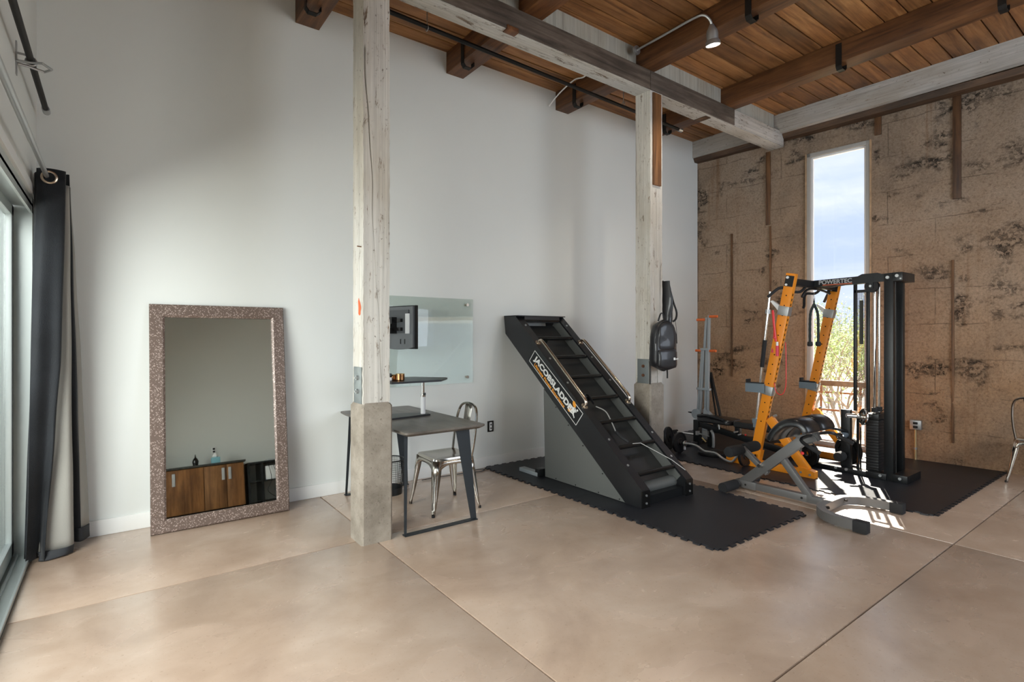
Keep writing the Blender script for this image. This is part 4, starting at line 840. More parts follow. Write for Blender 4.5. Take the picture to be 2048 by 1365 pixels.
b = B(); b.grid(rows); bmesh.ops.remove_doubles(b.b, verts=b.b.verts, dist=1e-5); bmesh.ops.holes_fill(b.b, edges=b.b.edges, sides=0); b.obj('body', nylon, t, ang=80)
B().tube(smooth_path([(4.69, 3.500, 1.92), (4.715, 3.480, 1.80), (4.76, 3.475, 1.70), (4.775, 3.495, 1.63), (4.75, 3.515, 1.60)], 4), .012, 6, flat=(1, .5)).obj('strap', fabric, t)
B().cyl((4.637, 3.600, 2.02), (4.70, 3.600, 2.035), .006).obj('hook', blackm, t)
B().tube([(4.77, 3.500, 1.62), (4.785, 3.495, 1.52), (4.78, 3.485, 1.42)], .0025, 5).obj('cord', fabric, t)

# ------------------------------------------------------------------ orange rack with cable tower
rk = thing('power_rack', 'orange power rack with black cable tower in front of the slot window', 'exercise machine', (6.19, 2.6, FZ))
OX = (5.66, 6.72); UB, UT = (3.115, .06), (2.705, 2.10); ud = V((0, UT[0] - UB[0], UT[1] - UB[1])).normalized(); uu = V((0, ud.z, -ud.y))
def up(x, z, dy=0): f = (z - UB[1]) / (UT[1] - UB[1]); return V((x, UB[0] + (UT[0] - UB[0]) * f, z)) + uu * dy
for i, x in enumerate(OX):
    u = B().bar(up(x, .05), up(x, 2.10), .062, .098, uu, .004).obj('upright', orange, rk)
    b = B()
    for k in range(27):
        z = .52 + .052 * k
        b.bar(up(x, z, -.0485), up(x, z + .026, -.0485), .016, .0035, uu)
        if k % 2 == 0: b.cyl(up(x - .030, z, .0), up(x - .0325, z, .0), .007, n=8)
    b.obj('pin_hole', blackgloss, u)
    # floor foot with raised toe plates and the slanting brace
    B().span((x - .035, 2.50, FZ), (x + .035, 3.42, FZ + .075), .004).obj('base_foot', orange, rk)
    B().prism([(x - .040, 2.47, FZ), (x - .040, 2.47, FZ + .065), (x - .040, 2.56, FZ + .09), (x - .040, 2.63, FZ + .09), (x - .040, 2.72, FZ)], (.08, 0, 0)).obj('toe_plate', orange, rk)
    B().prism([(x - .038, 3.33, FZ), (x - .038, 3.33, FZ + .09), (x - .038, 3.43, FZ + .06), (x - .038, 3.43, FZ)], (.076, 0, 0)).obj('heel_plate', orange, rk)
    B().prism([(x - .036, 3.06, FZ), (x - .036, 3.22, FZ), (x - .036, 3.18, .20), (x - .036, 3.02, .20)], (.072, 0, 0)).obj('gusset', orange, rk)
    B().bar((x, 2.945, .56), (x, 2.555, .075), .055, .085, (0, 1, .8), .004).obj('brace', orange, rk)
    b = B()
    for y, z in ((2.51, .045), (2.60, .055)): b.cyl((x - .041, y, z), (x - .050, y, z), .012, n=6)
    b.cyl((x, 2.90, .585), (x, 2.87, .60), .014, n=8).obj('bolt', galv, rk)
    # J-cup tray
    z0, z1 = ((.832, .93), (.815, .90))[i]; ya, yb = ((2.995, 3.19), (2.93, 3.105))[i]
    tr = B().span((x - .055, ya - .02, z0), (x - .05, yb, z1)).span((x + .05, ya - .02, z0), (x + .055, yb, z1)).span((x - .055, ya - .02, z1 - .008), (x + .055, yb, z1)).obj('safety_tray', bluegrey, rk)
    B().bar(up(x, z0 - .02), up(x, z0 + .075), .075, .112, uu, .003).obj('tray_clamp', galv, tr)
    B().span((x - .045, ya, z1), (x + .045, yb, z1 + .006)).span((x - .04, yb - .012, z1), (x + .04, yb + .004, z1 + .04), .004).obj('rubber_lip', rubber, tr)
    cl = B().bar(up(x, 1.665), up(x, 1.76), .078, .112, uu, .003).obj('upper_clamp', galv, rk)
    B().prism([up(x - .02, 1.70, .055), up(x - .02, 1.76, .055), up(x - .02, 1.80, .15), up(x - .02, 1.785, .16)], (.04, 0, 0)).obj('clamp_arm', white, cl)
    b = B().bar(up(x - .033, 1.965), up(x - .033, 2.075), .004, .088, uu).obj('gusset_plate', black, rk)
    B().cyl(up(x - .034, 2.055, .02), up(x - .046, 2.055, .02), .014, n=10).cyl(up(x - .034, 1.98, .02), up(x - .046, 1.98, .02), .012, n=10).obj('bolt', white, b)
TY = 2.735; TX = 6.19
B().bar((5.69, TY, 2.015), (6.69, TY, 2.015), .06, .075, (0, 0, 1), .004).obj('crossbar', black, rk)
bmm = B().prism([(TX - .032, TY + .03, 1.985), (TX - .032, TY + .03, 2.055), (TX - .032, 2.28, 2.065), (TX - .032, 2.24, 2.085), (TX - .032, 2.10, 2.085), (TX - .032, 2.07, 2.07), (TX - .032, 1.97, 2.075), (TX - .032, 1.97, 2.0), (TX - .032, 2.30, 1.985)], (.064, 0, 0)).obj('top_beam', black, rk)
text('POWERTEC', .062, M('grey_print', (.35, .36, .37), .5), (TX - .0328, 2.66, 2.008), (0, -1, 0), (0, 0, 1), rk, 'beam_lettering', bold=.0018).parent = bmm
B().span((TX - .0335, 2.33, 1.993), (TX - .032, 2.62, 2.003)).obj('beam_stripe', M('red_brown_print', (.45, .10, .04), .5), bmm)
# pull-up grips
for x, s in ((5.66, -1), (6.72, 1)):
    B().tube(smooth_path([(x - s * .10, TY + .02, 1.965), (x + s * .03, TY + .07, 1.955), (x + s * .07, TY + .10, 1.935), (x + s * .13, TY + .16, 1.86)], 4), .016, 8).obj('pull_up_grip', rubber, rk)
for x in (6.02, 6.38): B().tube(smooth_path([(x, TY, 1.98), (x - .02, TY + .05, 1.93), (x - .10, TY + .12, 1.92), (x - .02, TY + .17, 1.80), (x + .03, TY + .20, 1.78)], 4), .015, 8).obj('neutral_grip', rubber, rk)
B().tube(smooth_path([(5.98, TY + .02, 1.87), (6.05, TY - .0, 1.95), (6.19, TY - .03, 1.965), (6.33, TY - .05, 1.95), (6.42, TY - .08, 1.92)], 4), .013, 8).obj('lat_bar', black, rk)
# tower: front column pair, guard, guide rods, plates
for x in (TX - .005, TX + .26): B().span((x - .03, 1.965, FZ), (x + .03, 2.045, 2.07), .004).obj('tower_post', black, rk)
B().span((TX - .04, 1.885, 1.99), (TX + .30, 1.975, 2.075), .004).obj('tower_head', black, rk)
for y in (2.335, 2.215): B().span((TX + .045, y - .014, .66), (TX + .075, y + .014, 1.99), .003).obj('guard_post', black, rk)
b = B()
for k in range(9): b.span((TX + .058, 2.222 + .0125 * k, .70), (TX + .0600, 2.2255 + .0125 * k, 1.90))
for k in range(80): b.span((TX + .0575, 2.222, .70 + .015 * k), (TX + .0595, 2.33, .7035 + .015 * k))
o = b.obj('mesh_guard', blackm, rk); o['kind'] = 'stuff'
B().span((TX + .050, 2.257, 1.36), (TX + .056, 2.292, 1.82)).obj('guard_label', M('dark_olive_label', (.03, .032, .025), .7), rk)
B().span((TX + .045, 2.20, 1.90), (TX + .075, 2.34, 1.93)).obj('guard_rail', black, rk)
for x in (TX + .155, TX + .275):
    B().cyl((x, 2.19, .05), (x, 2.19, 2.0), .0125, n=14).obj('guide_rod', chrome, rk)
    B().cyl((x, 2.19, .655), (x, 2.19, .70), .028, n=14).obj('rod_bumper', rubber, rk)
wpm = B().span((TX + .095, 2.135, 0), (TX + .345, 2.25, .0285), .003).mesh('weight_plate', M('black_weight_plate', (.02, .02, .021), .45, metal=.3), off=(0, 0, 0))
for k in range(18):
    o = bpy.data.objects.new('weight_plate', wpm); COL.objects.link(o); o.parent = rk; o.location = V((0, 0, .045 + .0295 * k)) - rk.location
B().span((TX + .085, 2.13, .58), (TX + .355, 2.255, .64), .006).obj('top_weight', black, rk)
b = B()
for z in (.575,): b.cyl((TX + .225, 2.13, z), (TX + .225, 2.08, z), .010, n=8).sphere((TX + .225, 2.075, z), .016)
b.obj('selector_pin', chrome, rk)
pu = B().cyl((TX - .02, 2.16, 1.955), (TX + .02, 2.16, 1.955), .058, n=24).obj('pulley', blackgloss, rk)
B().lathe([(.062, -.022), (.062, -.010), (.054, -.004), (.054, .004), (.062, .010), (.062, .022)], (TX, 2.16, 1.955), (1, 0, 0), 24).obj('pulley_rim', rubber, pu)
B().span((TX - .034, 2.14, 1.93), (TX - .026, 2.18, 2.05)).obj('pulley_bracket', black, pu); B().cyl((TX - .036, 2.16, 1.955), (TX - .05, 2.16, 1.955), .012, n=10).obj('axle', galv, pu)
B().tube([(TX, 2.72, 1.96), (TX, 2.24, 2.0)], .004, 5).tube([(TX, 2.105, 1.95), (TX + .12, 2.19, .70)], .004, 5).tube([(TX - .02, 1.95, 1.98), (TX - .02, 1.945, .10)], .004, 5).obj('cable', M('black_cable', (.015, .015, .015), .4), rk)
B().tube(smooth_path([(TX, 2.10, .66), (TX + .03, 2.07, .70), (TX + .02, 2.04, .71)], 4), .004, 5).obj('cable_loop', black, rk)
B().span((TX - .045, 2.045, FZ), (TX + .045, 2.75, FZ + .05), .004).obj('base_beam', black, rk)
B().span((TX - .06, 1.84, FZ), (TX + .32, 1.965, FZ + .075), .004).obj('tower_foot', black, rk)
B().span((TX - .05, 2.02, FZ), (TX + .06, 2.20, FZ + .06), .004).obj('foot_plate', black, rk)
b = B()
for y, z in ((2.07, .05), (2.38, .05), (2.48, .05)): b.cyl((TX - .045, y, z), (TX - .058, y, z), .014, n=10)
b.cyl((TX - .06, 1.90, .055), (TX - .072, 1.90, .055), .014, n=10).cyl((TX - .036, 2.01, 2.03), (TX - .052, 2.01, 2.03), .016, n=10).cyl((TX - .04, 1.93, 2.04), (TX - .052, 1.93, 2.04), .016, n=10).cyl((TX - .04, 1.90, 2.01), (TX - .05, 1.90, 2.01), .008, n=8).obj('bolt', galv, rk)
# seat post with roller and plate horn
B().span((TX + .03, 2.375, .06), (TX + .09, 2.465, .665), .004).obj('seat_post', black, rk)
B().tube(smooth_path([(TX + .03, 2.40, .43), (TX - .05, 2.44, .455), (TX - .10, 2.52, .47), (TX - .12, 2.60, .46)], 4), .014, 8).obj('knee_arm', black, rk)
h = B().cyl((TX - .10, 2.42, .395), (TX + .03, 2.42, .40), .034, n=18).obj('plate_horn', bluegrey, rk); B().lathe([(.036, 0), (.040, .006), (.036, .012), (.026, .012), (.024, .004), (0, .004)], (TX - .10, 2.42, .395), (-1, 0, 0), 18).obj('end_ring', chrome, h)
h = B().cyl((TX - .10, 2.42, .175), (TX + .03, 2.42, .175), .02, n=12).obj('foot_bar', black, rk); B().lathe([(.03, -.05), (.05, -.045), (.052, .03), (.045, .05), (.012, .052), (.012, .058), (0, .058)], (TX - .10, 2.42, .185), (-1, 0, 0), 20).obj('foot_roller', foam, h)
h = B().cyl((TX + .02, 2.31, .60), (TX + .02, 2.20, .615), .016, n=12).obj('storage_horn', galv, rk)
B().lathe([(.03, -.012), (.082, -.010), (.088, -.004), (.088, .006), (.078, .012), (.05, .008), (.03, .014), (.03, .03)], (TX + .02, 2.245, .61), (-.7, .7, .1), 28, False).obj('collar_disc', chrome, h)
B().cyl((TX - .02, 2.30, .615), (TX - .085, 2.365, .62), .022, n=14).obj('chrome_sleeve', chrome, h)
B().cyl((TX + .03, 2.30, .05), (TX + .03, 2.30, .62), .014, n=10).cyl((TX + .03, 2.275, .05), (TX + .03, 2.275, .5), .008, n=8).obj('low_post', blackgloss, rk)
# rope attachment hanging from the lat cable
rp_ = B(); rx, ry = TX - .05, 2.70
cb = rp_.tube([(rx, ry, 1.92), (rx + .012, ry, 1.90), (rx + .014, ry, 1.85), (rx, ry, 1.83), (rx - .014, ry, 1.85), (rx - .012, ry, 1.90)], .004, 6, True).obj('carabiner', chrome, rk)
rpe = smooth_path([(rx - .05, ry + .02, 1.36), (rx - .052, ry + .02, 1.55), (rx - .046, ry + .015, 1.70), (rx - .02, ry, 1.775), (rx, ry, 1.79), (rx + .02, ry, 1.775), (rx + .05, ry - .015, 1.70), (rx + .056, ry - .02, 1.55), (rx + .054, ry - .02, 1.36)], 6)
B().tube(rpe, [.013 + .0025 * (k % 2) for k in range(len(rpe))], 8).cyl((rx, ry, 1.775), (rx, ry, 1.835), .009, n=8).obj('triceps_rope', M('black_rope', (.02, .028, .026), .8), rk)
for x, y in ((rx - .05, ry + .02), (rx + .054, ry - .02)): B().lathe([(.012, .05), (.024, .05), (.028, .03), (.028, .01), (.018, 0)], (x, y, 1.335), n=14).obj('rope_stop', rubber, rk)
# red resistance tubes clipped to the near upright
t = thing('resistance_tube', 'red resistance tubes with pink grips hung on the near orange upright', 'resistance band', (5.6, 2.86, .83))
xx = 5.612
B().tube(smooth_path([(xx, 2.885, 1.72), (xx - .012, 2.87, 1.60), (xx - .01, 2.855, 1.45), (xx - .006, 2.85, 1.39)], 4), .012, 6).tube(smooth_path([(xx, 2.875, 1.70), (xx - .014, 2.862, 1.60), (xx - .014, 2.868, 1.42)], 4), .006, 6).obj('tube', red, t)
B().tube(smooth_path([(xx + .05, 2.775, 1.38), (xx + .02, 2.755, 1.24), (xx + .0, 2.745, 1.06), (xx - .0, 2.748, .93), (xx, 2.772, .85), (xx, 2.81, .83), (xx, 2.85, .86), (xx, 2.87, .95)], 4), .0045, 6).obj('hanging_loop', red, t)
B().cyl((xx - .012, 2.832, 1.345), (xx - .012, 2.832, 1.235), .015, n=12).cyl((xx + .04, 2.895, 1.36), (xx + .02, 2.90, 1.27), .013, n=12).obj('grip', redg, t)
B().cyl((xx - .012, 2.832, 1.385), (xx - .012, 2.832, 1.345), .012, n=10).cyl((xx + .045, 2.893, 1.39), (xx + .04, 2.895, 1.36), .011, n=10).obj('ferrule', white, t)
B().tube([(xx - .01 + .016 * cos(a), 2.858 + .016 * sin(a), 1.43) for a in [k * pi / 5 for k in range(10)]], .006, 5, True).obj('tie', red, t)
# steel bar with black sleeve standing behind the near upright
t = thing('steel_bar', 'upright steel bar with black foam sleeve behind the near orange upright', 'bar', (5.95, 3.30, FZ))
def sb(z): return V((5.95, 3.302 - (z - .012) * .1095, z))
B().cyl(sb(.012), sb(1.95), .0125, n=12).obj('bar', chrome, t); B().cyl(sb(1.09), sb(1.40), .023, n=14).obj('sleeve', foam, t)
B().cyl(sb(1.70), sb(1.75), .027, n=12).obj('collar', galv, t); b = B().box(sb(.47), (.09, .05, .05)).box(sb(.42), (.05, .04, .06)); b.obj('clamp', bluegrey, t)
B().cyl(sb(.012), sb(.06), .02, n=12).obj('end_cap', rubber, t)

# ------------------------------------------------------------------ black bench behind the near upright
t = thing('weight_bench', 'black padded weight bench behind the near orange upright', 'bench', (6.2, 3.6, FZ)); bx = 6.2
B().bar((bx, 4.17, .285), (bx, 3.0, .105), .06, .07, (0, 0, 1), .004).obj('main_rail', black, t)
B().span((bx - .04, 4.155, FZ), (bx + .04, 4.235, .335), .004).obj('rear_post', black, t)
B().span((bx - .28, 4.165, FZ), (bx + .28, 4.225, .05), .004).obj('rear_foot', black, t); B().span((bx - .25, 2.99, FZ), (bx + .25, 3.05, .12), .004).obj('front_foot', black, t)
def pad(b, x0, y0, x1, y1, z0, z1, r, tilt=0):
    rows = [[(p[0], p[1], p[2] + tilt * (p[1] - y0)) for p in rr(x0 + e, y0 + e, x1 - e, y1 - e, r, z, 6)] for e, z in ((.02, z0), (.0, z0 + .015), (.0, z1 - .02), (.008, z1 - .006), (.03, z1))]
    b.grid([q + [q[0]] for q in rows]); bmesh.ops.remove_doubles(b.b, verts=b.b.verts, dist=1e-5); bmesh.ops.holes_fill(b.b, edges=b.b.edges, sides=0); return b
pad(B(), bx - .15, 3.63, bx + .15, 4.15, .335, .405, .10).obj('seat_pad', vinyl, t); pad(B(), bx - .14, 2.98, bx + .14, 3.62, .325, .405, .04, .0).obj('back_pad', vinyl, t)
B().tube(smooth_path([(bx - .16, 3.72, .40), (bx - .16, 3.95, .43), (bx - .13, 4.1, .41)], 4), .022, 8).obj('side_roll', vinyl, t)
for y in (3.62, 3.92): B().span((bx - .03, y - .03, .20), (bx + .03, y + .03, .34), .003).obj('pad_bracket', black, t)
B().tube([(bx - .09, 3.83, .36), (bx - .09, 3.82, .27)], .010, 8).cyl((bx - .05, 3.60, .27), (bx - .12, 3.60, .27), .012, n=10).cyl((bx - .05, 3.56, .24), (bx - .10, 3.56, .24), .009, n=8).obj('adjuster', galv, t)
B().sphere((bx - .06, 3.49, .245), .012).obj('red_knob', red, t)
B().tube(smooth_path([(bx - .05, 3.96, .23), (bx - .055, 3.93, .18), (bx - .055, 3.925, .06), (bx - .055, 3.93, .02)], 3), .019, 10).obj('bent_leg', galv, t)
B().span((bx - .03, 3.95, FZ), (bx + .03, 4.03, .24), .003).obj('leg_post', black, t)
B().cyl((bx - .02, 4.235, .135), (bx - .03, 4.53, .13), .014, n=12).obj('horn', chrome, t); B().lathe([(.005, .09), (.022, .06), (.034, .01), (.036, 0)], (bx - .03, 4.50, .13), (0, 1, 0), 14).obj('horn_cone', rubber, t)
B().span((bx - .09, 3.99, .17), (bx - .05, 4.06, .22)).span((bx - .10, 4.13, .15), (bx - .05, 4.16, .20)).cyl((bx - .08, 4.15, .175), (bx - .07, 3.98, .155), .010, n=8).obj('latch', galv, t)
B().cyl((bx - .11, 4.06, .13), (bx - .09, 4.01, .08), .010, n=8).obj('brass_pin', brass, t)
# grey folded trainer standing behind the bench
t = thing('folded_trainer', 'upright folded grey trainer with orange hand grips in the corner', 'exercise machine', (6.5, 4.32, FZ)); gx, gy = 6.5, 4.30
def gp(z, dx=0, dy=0): return V((gx + dx, gy + dy - (z - .3) * .045, z))
for dy, r, z1 in ((.035, .017, 1.70), (-.035, .017, 1.73)): B().bar(gp(.30, 0, dy * 1.6), gp(z1, 0, dy * .55), .03, .034, (0, 1, 0), .003).obj('inner_tube', greylite, t)
for dy, z1 in ((.08, 1.27), (.04, 1.28), (-.04, 1.28), (-.08, 1.27)): B().bar(gp(.30, -.03, dy), gp(z1, -.03, dy * .55), .026, .03, (0, 1, 0), .003).obj('outer_tube', greylite, t)
for z in (.72, 1.265): B().box(gp(z, -.03), (.05, .20 if z < 1 else .13, .03), None, .003).obj('joint_band', greylite, t)
for z, dz in ((1.69, .02), (1.245, 0)):
    for s in (-1, 1): B().cyl(gp(z - s * dz, -.02, s * .035), gp(z - s * dz, -.02, s * .155), .018, n=12).obj('hand_grip', orgrip, t)
B().cyl(gp(.37, -.07, .085), gp(.37, .05, .085), .068, n=16).obj('hub', greylite, t); B().prism([gp(.31, -.06, -.02), gp(.46, -.06, -.03), gp(.36, -.06, -.14), gp(.31, -.06, -.14)], (.08, 0, 0)).obj('side_bracket', greylite, t)
B().span((gx - .03, gy - .05, FZ), (gx + .03, gy + .05, .34), .003).obj('stand_post', greylite, t)
B().tube([gp(.375, -.02, .24), gp(.37, -.02, .10), gp(.36, -.02, -.10), gp(.365, -.02, -.28)], [.006, .022, .022, .012], 8).obj('foot_pad', rubber, t)
B().bar(gp(.34, .04, -.23), gp(.95, .04, -.05), .02, .035, (1, 0, 0)).bar(gp(.34, .03, -.17), gp(.98, .03, -.03), .015, .02, (1, 0, 0)).obj('folding_strut', black, t)
B().span((gx - .20, gy - .03, FZ), (gx + .20, gy + .03, .04), .003).obj('floor_foot', black, t)

# ------------------------------------------------------------------ curl bar with two plates
def plate(root, c, ax, r, th, name='iron_plate'):
    o = B().lathe([(.028, -th / 2), (.05, -th / 2), (.055, -th * .3), (r * .80, -th * .3), (r * .84, -th / 2), (r * .97, -th / 2), (r, -th * .35), (r, th * .35), (r * .97, th / 2), (r * .84, th / 2), (r * .80, th * .3), (.055, th * .3), (.05, th / 2), (.028, th / 2), (.028, -th / 2)], c, ax, 32, False).obj(name, M(name + '_cast', (.016, .016, .017), .4, metal=.4), root)
    q = V(ax).to_track_quat('Z', 'Y').to_matrix()
    for k in range(3):
        a = .5 + k * 2 * pi / 3; d = q @ V((cos(a), sin(a), 0)); s = q @ V((-sin(a), cos(a), 0))
        B().tube([V(c) + d * r * .62 + s * u * r * .28 + V(ax).normalized() * -th * .36 for u in (-1, -.4, .4, 1)], r * .085, 8, flat=(1, .3)).obj('hand_slot', blackgloss, o)
    return o
t = thing('curl_bar', 'bent steel curl bar loaded with black plates on the rubber mat', 'barbell', (5.66, 3.6, FZ))
A0, A1 = V((5.545, 4.02, .142)), V((5.555, 3.14, .142)); ax = (A1 - A0).normalized(); px_ = V((ax.y, -ax.x, 0))
def cbp(f, h=0): return A0 + (A1 - A0) * f + V((0, 0, h))
bar = smooth_path([cbp(.10), cbp(.20, .005), cbp(.30, -.005), cbp(.40, -.045), cbp(.50, -.045), cbp(.58, -.05), cbp(.70, -.10), cbp(.80, -.105), cbp(.87, -.03), cbp(.92)], 4)
B().tube(bar, .013, 10).obj('bar', galv, t)
B().cyl(cbp(-.08), cbp(.12), .024, n=16).cyl(cbp(.90), cbp(1.10), .024, n=16).obj('sleeve', chrome, t)
plate(t, cbp(.015), ax, .128, .035); plate(t, cbp(.975), ax, .128, .035)
B().cyl(cbp(.075), cbp(.115), .036, n=14).obj('collar', chrome, t)
b = B().box(cbp(.10, -.05), (.02, .02, .05)); b.obj('collar_clip', white, t)
B().box(cbp(.095) + px_ * -.07, (.06, .05, .035), None, .006).obj('rubber_wedge', rubber, t)
t = thing('weight_disc', 'black iron plate lying flat on the mat under the curl bar', 'weight plate', (5.85, 3.82, FZ))
plate(t, (5.80, 3.72, FZ + .02), (0, 0, 1), .17, .036)
t = thing('weight_disc', 'black iron plate leaning on the post pedestal behind the curl bar', 'weight plate', (5.3, 4.18, FZ)); plate(t, (5.62, 4.22, .155), V((.25, -.95, .12)), .142, .032)
# plates stored on the far side of the rack
for k, (x, y, z, r, lab) in enumerate(((6.12, 2.76, .235, .14, 'large ribbed iron plate standing under the grey roman chair pads'), (6.56, 2.52, .29, .155, 'iron plate stored behind the seat post of the cable tower'))):
    t = thing('weight_disc', lab, 'weight plate', (x, y, FZ)); plate(t, (x, y, r + .014), V((1, -.28, .05)), r, .04)

# ------------------------------------------------------------------ grey roman chair bench
t = thing('roman_chair', 'grey roman chair bench with black pads and U-shaped foot', 'bench', (4.78, 2.3, 0)); cx = 4.78
B().span((cx - .03, 2.15, .02), (cx + .03, 2.79, .082), .004).obj('base_beam', greysteel, t)
B().span((cx - .034, 2.60, .016), (cx + .034, 2.80, .086), .004).obj('beam_sleeve', greysteel, t)
B().bar((cx, 2.18, .05), (cx, 1.965, .05), .058, .06, (0, 0, 1), .003).obj('front_beam', greysteel, t)
rf = B().cyl((4.50, 2.775, .05), (5.06, 2.775, .05), .027, n=14).obj('rear_foot', greysteel, t); 
for a, c in ((4.49, 4.70), (4.86, 5.07)): B().cyl((a, 2.775, .046), (c, 2.775, .046), .046, n=18).obj('foot_roller', foam, t)
B().bar((cx, 2.735, .06), (cx, 2.17, .565), .062, .085, (0, 1, 1), .004).obj('main_tube', greysteel, t)
B().bar((cx, 2.36, .345), (cx, 2.13, .06), .052, .055, (0, -1, .6), .004).obj('front_strut', greysteel, t)
B().bar((cx, 2.75, .385), (cx, 2.50, .19), .045, .045, (0, 1, 1), .003).obj('ankle_arm', greysteel, t)
b = B().cyl((4.57, 2.745, .375), (5.0, 2.745, .375), .016, n=10).obj('ankle_axle', chrome, t)
for a, c in ((4.53, 4.745), (4.815, 5.03)): B().lathe([(.02, 0), (.046, .004), (.05, .02), (.05, c - a - .02), (.046, c - a - .004), (.02, c - a)], (a, 2.745, .375), (1, 0, 0), 20).obj('ankle_roller', foam, t)
B().cyl((4.70, 2.545, .265), (4.86, 2.545, .265), .017, n=12).obj('adjust_peg', chrome, t)
ut = V((0, -.565, .505)).normalized()
B().bar((cx, 2.20, .535), (cx, 2.06, .60), .05, .07, (0, 1, 1), .003).obj('pad_tube', M('dark_grey_steel', (.06, .058, .056), .45, metal=.3), t)
B().prism([(cx - .035, 2.26, .575), (cx - .035, 2.15, .53), (cx - .035, 2.06, .56), (cx - .035, 2.09, .60), (cx - .035, 2.18, .60)], (.07, 0, 0)).obj('pad_carriage', greysteel, t)
for s in (-1, 1):   # two thigh pads that roll over the top
    xa, xb = (cx - .255, cx - .02) if s < 0 else (cx + .02, cx + .255)
    prof = smooth_path([(0, 2.37, .545), (0, 2.315, .635), (0, 2.235, .705), (0, 2.14, .722), (0, 2.08, .690), (0, 2.06, .640)], 4)
    pb = B(); rows = []
    for k, p in enumerate(prof):
        tg = (prof[min(k + 1, len(prof) - 1)] - prof[max(k - 1, 0)]).normalized(); nn = V((0, tg.z, -tg.y)); th = .036 * (.55 if k in (0, len(prof) - 1) else 1)
        if nn.z < 0: nn = -nn
        row = [V((x, p.y, p.z)) + nn * h for x, h in ((xa, -th * .6), (xa, th * .4), (xa + .02, th * .9), (xb - .02, th * .9), (xb, th * .4), (xb, -th * .6), (xb - .02, -th), (xa + .02, -th))]; rows.append(row + [row[0]])
    pb.grid(rows); bmesh.ops.remove_doubles(pb.b, verts=pb.b.verts, dist=1e-5); bmesh.ops.holes_fill(pb.b, edges=pb.b.edges, sides=0); pb.obj('thigh_pad', vinyl, t, ang=50)
for s in (-1, 1):
    hb = B().tube(smooth_path([(cx + s * .03, 2.12, .60), (cx + s * .22, 2.10, .60), (cx + s * .30, 2.06, .585), (cx + s * .31, 1.99, .55)], 4), .014, 8).obj('handle_bar', black, t)
    B().cyl((cx + s * .31, 2.0, .556), (cx + s * .312, 1.92, .52), .018, n=10).obj('hand_grip', foam, hb)
B().cyl((cx - .05, 2.10, .53), (cx - .13, 2.10, .53), .011, n=8).cyl((cx - .04, 2.19, .475), (cx - .09, 2.17, .46), .010, n=8).obj('pop_pin', chrome, t); B().sphere((cx - .095, 2.155, .45), .014).obj('pin_knob', red, t)
uf = []
uf = [(5.115, 1.60, .052), (5.115, 1.72, .052), (5.08, 1.86, .052), (4.98, 1.95, .052), (4.88, 1.968, .052), (4.66, 1.968, .052), (4.55, 1.95, .052), (4.44, 1.86, .052), (4.40, 1.74, .052), (4.392, 1.60, .052)]
foot_path = smooth_path(uf, 4); b = B(); rows = []
for k, p in enumerate(foot_path):
    tg = (foot_path[min(k + 1, len(foot_path) - 1)] - foot_path[max(k - 1, 0)]).normalized(); s = V((tg.y, -tg.x, 0)) * .030
    rows.append([p - s + V((0, 0, -.036)), p + s + V((0, 0, -.036)), p + s + V((0, 0, .032)), p - s + V((0, 0, .032)), p - s + V((0, 0, -.036))])
b.grid(rows); bmesh.ops.remove_doubles(b.b, verts=b.b.verts, dist=1e-5); bmesh.ops.holes_fill(b.b, edges=b.b.edges, sides=0); b.obj('u_foot', greysteel, t, ang=50)
for x in (4.392, 5.115): B().span((x - .036, 1.555, .006), (x + .036, 1.65, .09), .006).obj('end_cap', rubber, t)
b = B()
for y in (2.19, 2.70): b.cyl((cx - .031, y, .05), (cx - .036, y, .05), .010, n=6)
b.cyl((4.62, 1.94, .055), (4.64, 1.925, .055), .012, n=6).cyl((4.95, 1.925, .06), (4.94, 1.91, .06), .010, n=6).obj('bolt', blackm, t)

# ------------------------------------------------------------------ conduit outlet on the concrete wall
oc = wp(2.74, .415, .045); t = thing('conduit_outlet', 'grey surface outlet box on conduit up the concrete wall', 'outlet', (oc.x, oc.y, 0))
b = B(); wbox(b, 2.685, 2.795, .36, .47, .0, .06, .008); bx_ = b.obj('box', galv, t)
b = B()
for z in (.437, .393): wbox(b, 2.717, 2.763, z - .014, z + .014, .058, .064, .006)
b.obj('socket', black, bx_); b = B(); wbox(b, 2.700, 2.780, .368, .462, .056, .062, .003); b.obj('cover_plate', galv, bx_)
c0, c1 = wp(2.735, .0, .03), wp(2.735, .365, .03); B().cyl(c0, c1, .013, n=12).obj('conduit', M('brassy_conduit', (.60, .47, .26), .35, metal=.8), t); cc = wp(2.735, .14, .03); B().cyl(cc - V((0, 0, .012)), cc + V((0, 0, .012)), .018, n=12).obj('clamp', galv, t)

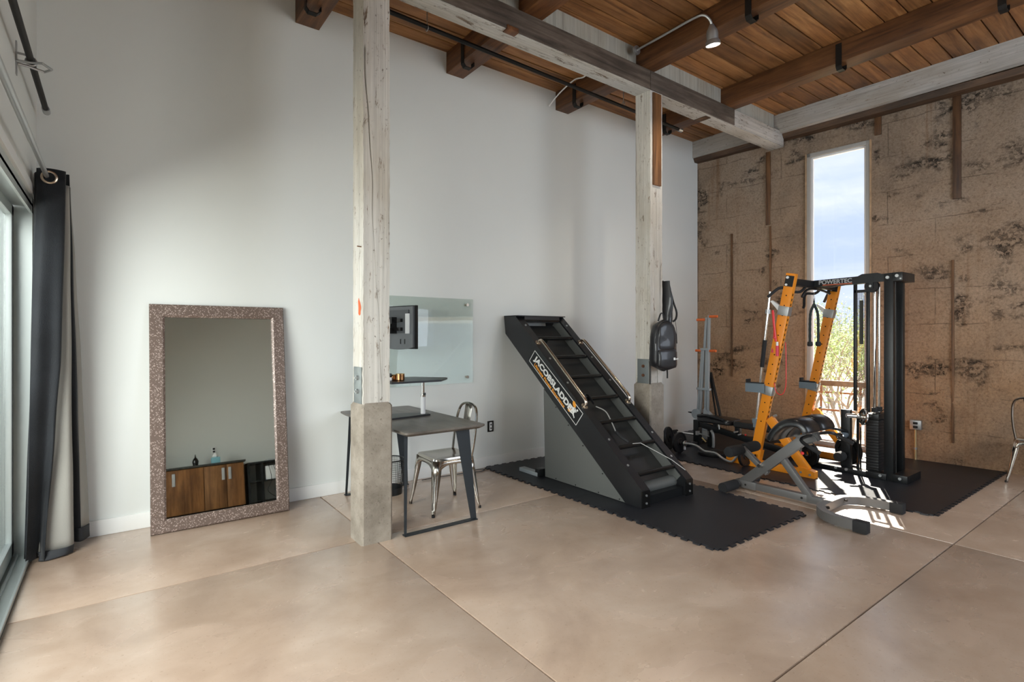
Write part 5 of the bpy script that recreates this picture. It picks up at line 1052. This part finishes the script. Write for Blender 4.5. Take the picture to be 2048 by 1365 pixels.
# ------------------------------------------------------------------ outside: ground, trees, rail fence, patio
g1 = B().span((7.9, -20, -.6), (60, 40, -.45)).obj('ground', soil); struct(g1)
rnd = random.Random(11)
def tree(x, y, h, spread, label, nl, seed, lean=0):
    rnd = random.Random(seed); t = thing('desert_tree', label, 'tree', (x, y, -.45), 'trees outside the slot window')
    b = B(); tips = []
    def grow(p, d, L, r, lv):
        q = p + d * L; m = p + d * L * .5 + V((rnd.uniform(-.06, .06), rnd.uniform(-.06, .06), 0)) * L
        b.tube([p, m, q], [r, r * .85, r * .68], 5)
        if lv >= 2: tips.append(q); tips.append(m)
        if lv < 4:
            for k in range(3 if lv < 2 else 2):
                a = V((rnd.uniform(-1, 1), rnd.uniform(-1, 1), rnd.uniform(-.25, .7))) * spread
                grow(q if k else m, (d * .9 + a).normalized(), L * rnd.uniform(.62, .85), r * .6, lv + 1)
    for k in range(4):
        d = V((rnd.uniform(-.45, .45), rnd.uniform(-.45, .45), 1)).normalized(); grow(V((x + rnd.uniform(-.15, .15), y + rnd.uniform(-.15, .15), -.45)), d, h * .34, .022 + .012 * rnd.random(), 0)
    b.obj('branches', bark, t)
    f = B()
    for k in range(nl):
        c = rnd.choice(tips) + V((rnd.gauss(0, .16), rnd.gauss(0, .16), rnd.gauss(0, .13))); s = rnd.uniform(.018, .042)
        a = V((rnd.gauss(0, 1), rnd.gauss(0, 1), rnd.gauss(0, 1))).normalized(); e = a.orthogonal().normalized()
        f.quad(c - a * s, c + e * s * .5, c + a * s, c - e * s * .5)
    o = f.obj('foliage', leaf, t); o['kind'] = 'stuff'; return t
tree(10.6, 4.1, 2.5, .8, 'pale green desert tree outside the lower half of the slot window', 2600, 3)
tree(11.9, 5.3, 2.7, .8, 'yellow-green desert tree behind the far orange upright, outside', 2600, 8)
tree(12.6, 4.3, 2.3, .9, 'thin branching desert tree behind the mesh guard, outside', 2600, 21)
tree(15.0, 6.2, 3.0, .8, 'farther desert tree beyond the rusty rail, outside', 2600, 33)
t = thing('rail_fence', 'rusty rail fence outside seen through the low window pane', 'fence', (10.2, 3.9, -.45))
for k in range(5): B().cyl((10.6 - .06 * k, 2.6 + .62 * k, -.45), (10.6 - .06 * k, 2.6 + .62 * k, .55), .022, n=8).obj('fence_post', rustm, t)
for z in (.1, .42): B().bar((10.66, 2.2, z), (10.3, 5.5, z), .03, .03).obj('rail', rustm, t)
# patio beyond the glass door
pf = struct(B().span((-6, -4, -.3), (XL - .21, 12, -.035)).obj('floor_patio', paver))
t = thing('slat_wall', 'weathered wooden slat screen on the patio beyond the glass door', 'screen', (-2.2, 6.9, -.03)); m_ = B().span((-1.9, -.02, 0), (1.9, .02, .15), .004).mesh('slat', slat_m); 
for k in range(14):
    o = bpy.data.objects.new('slat', m_); COL.objects.link(o); o.parent = t; o.location = (-.2, 0, .02 + .175 * k)
for x in (-4.1, -2.2, -.62): B().span((x - .04, 6.92, -.03), (x + .04, 7.0, 2.5)).obj('screen_post', slat_m, t)
t = thing('patio_bench', 'low pale stone bench on the patio beyond the glass door', 'bench', (-1.5, 6.35, -.03)); B().span((-2.6, 6.1, .24), (-.62, 6.6, .30), .01).obj('seat', paver, t)
for x in (-2.4, -.85): B().span((x - .1, 6.15, -.03), (x + .1, 6.55, .24), .01).obj('leg', paver, t)
b = pad(B(), -1.25, 6.2, -.65, 6.5, .30, .52, .06); tag(b.obj('cushion', cush, None, (-.95, 6.35, .30)), 'blue and white patterned cushion on the patio bench', 'cushion')
for o in list(bpy.data.objects):   # screws, bolts and pin holes too small to pick apart singly
    if o.parent and o.name.split('.')[0] in ('bolt', 'panel_screw', 'pin_hole', 'flange', 'form_seam') and o.type == 'MESH': o['kind'] = 'stuff'
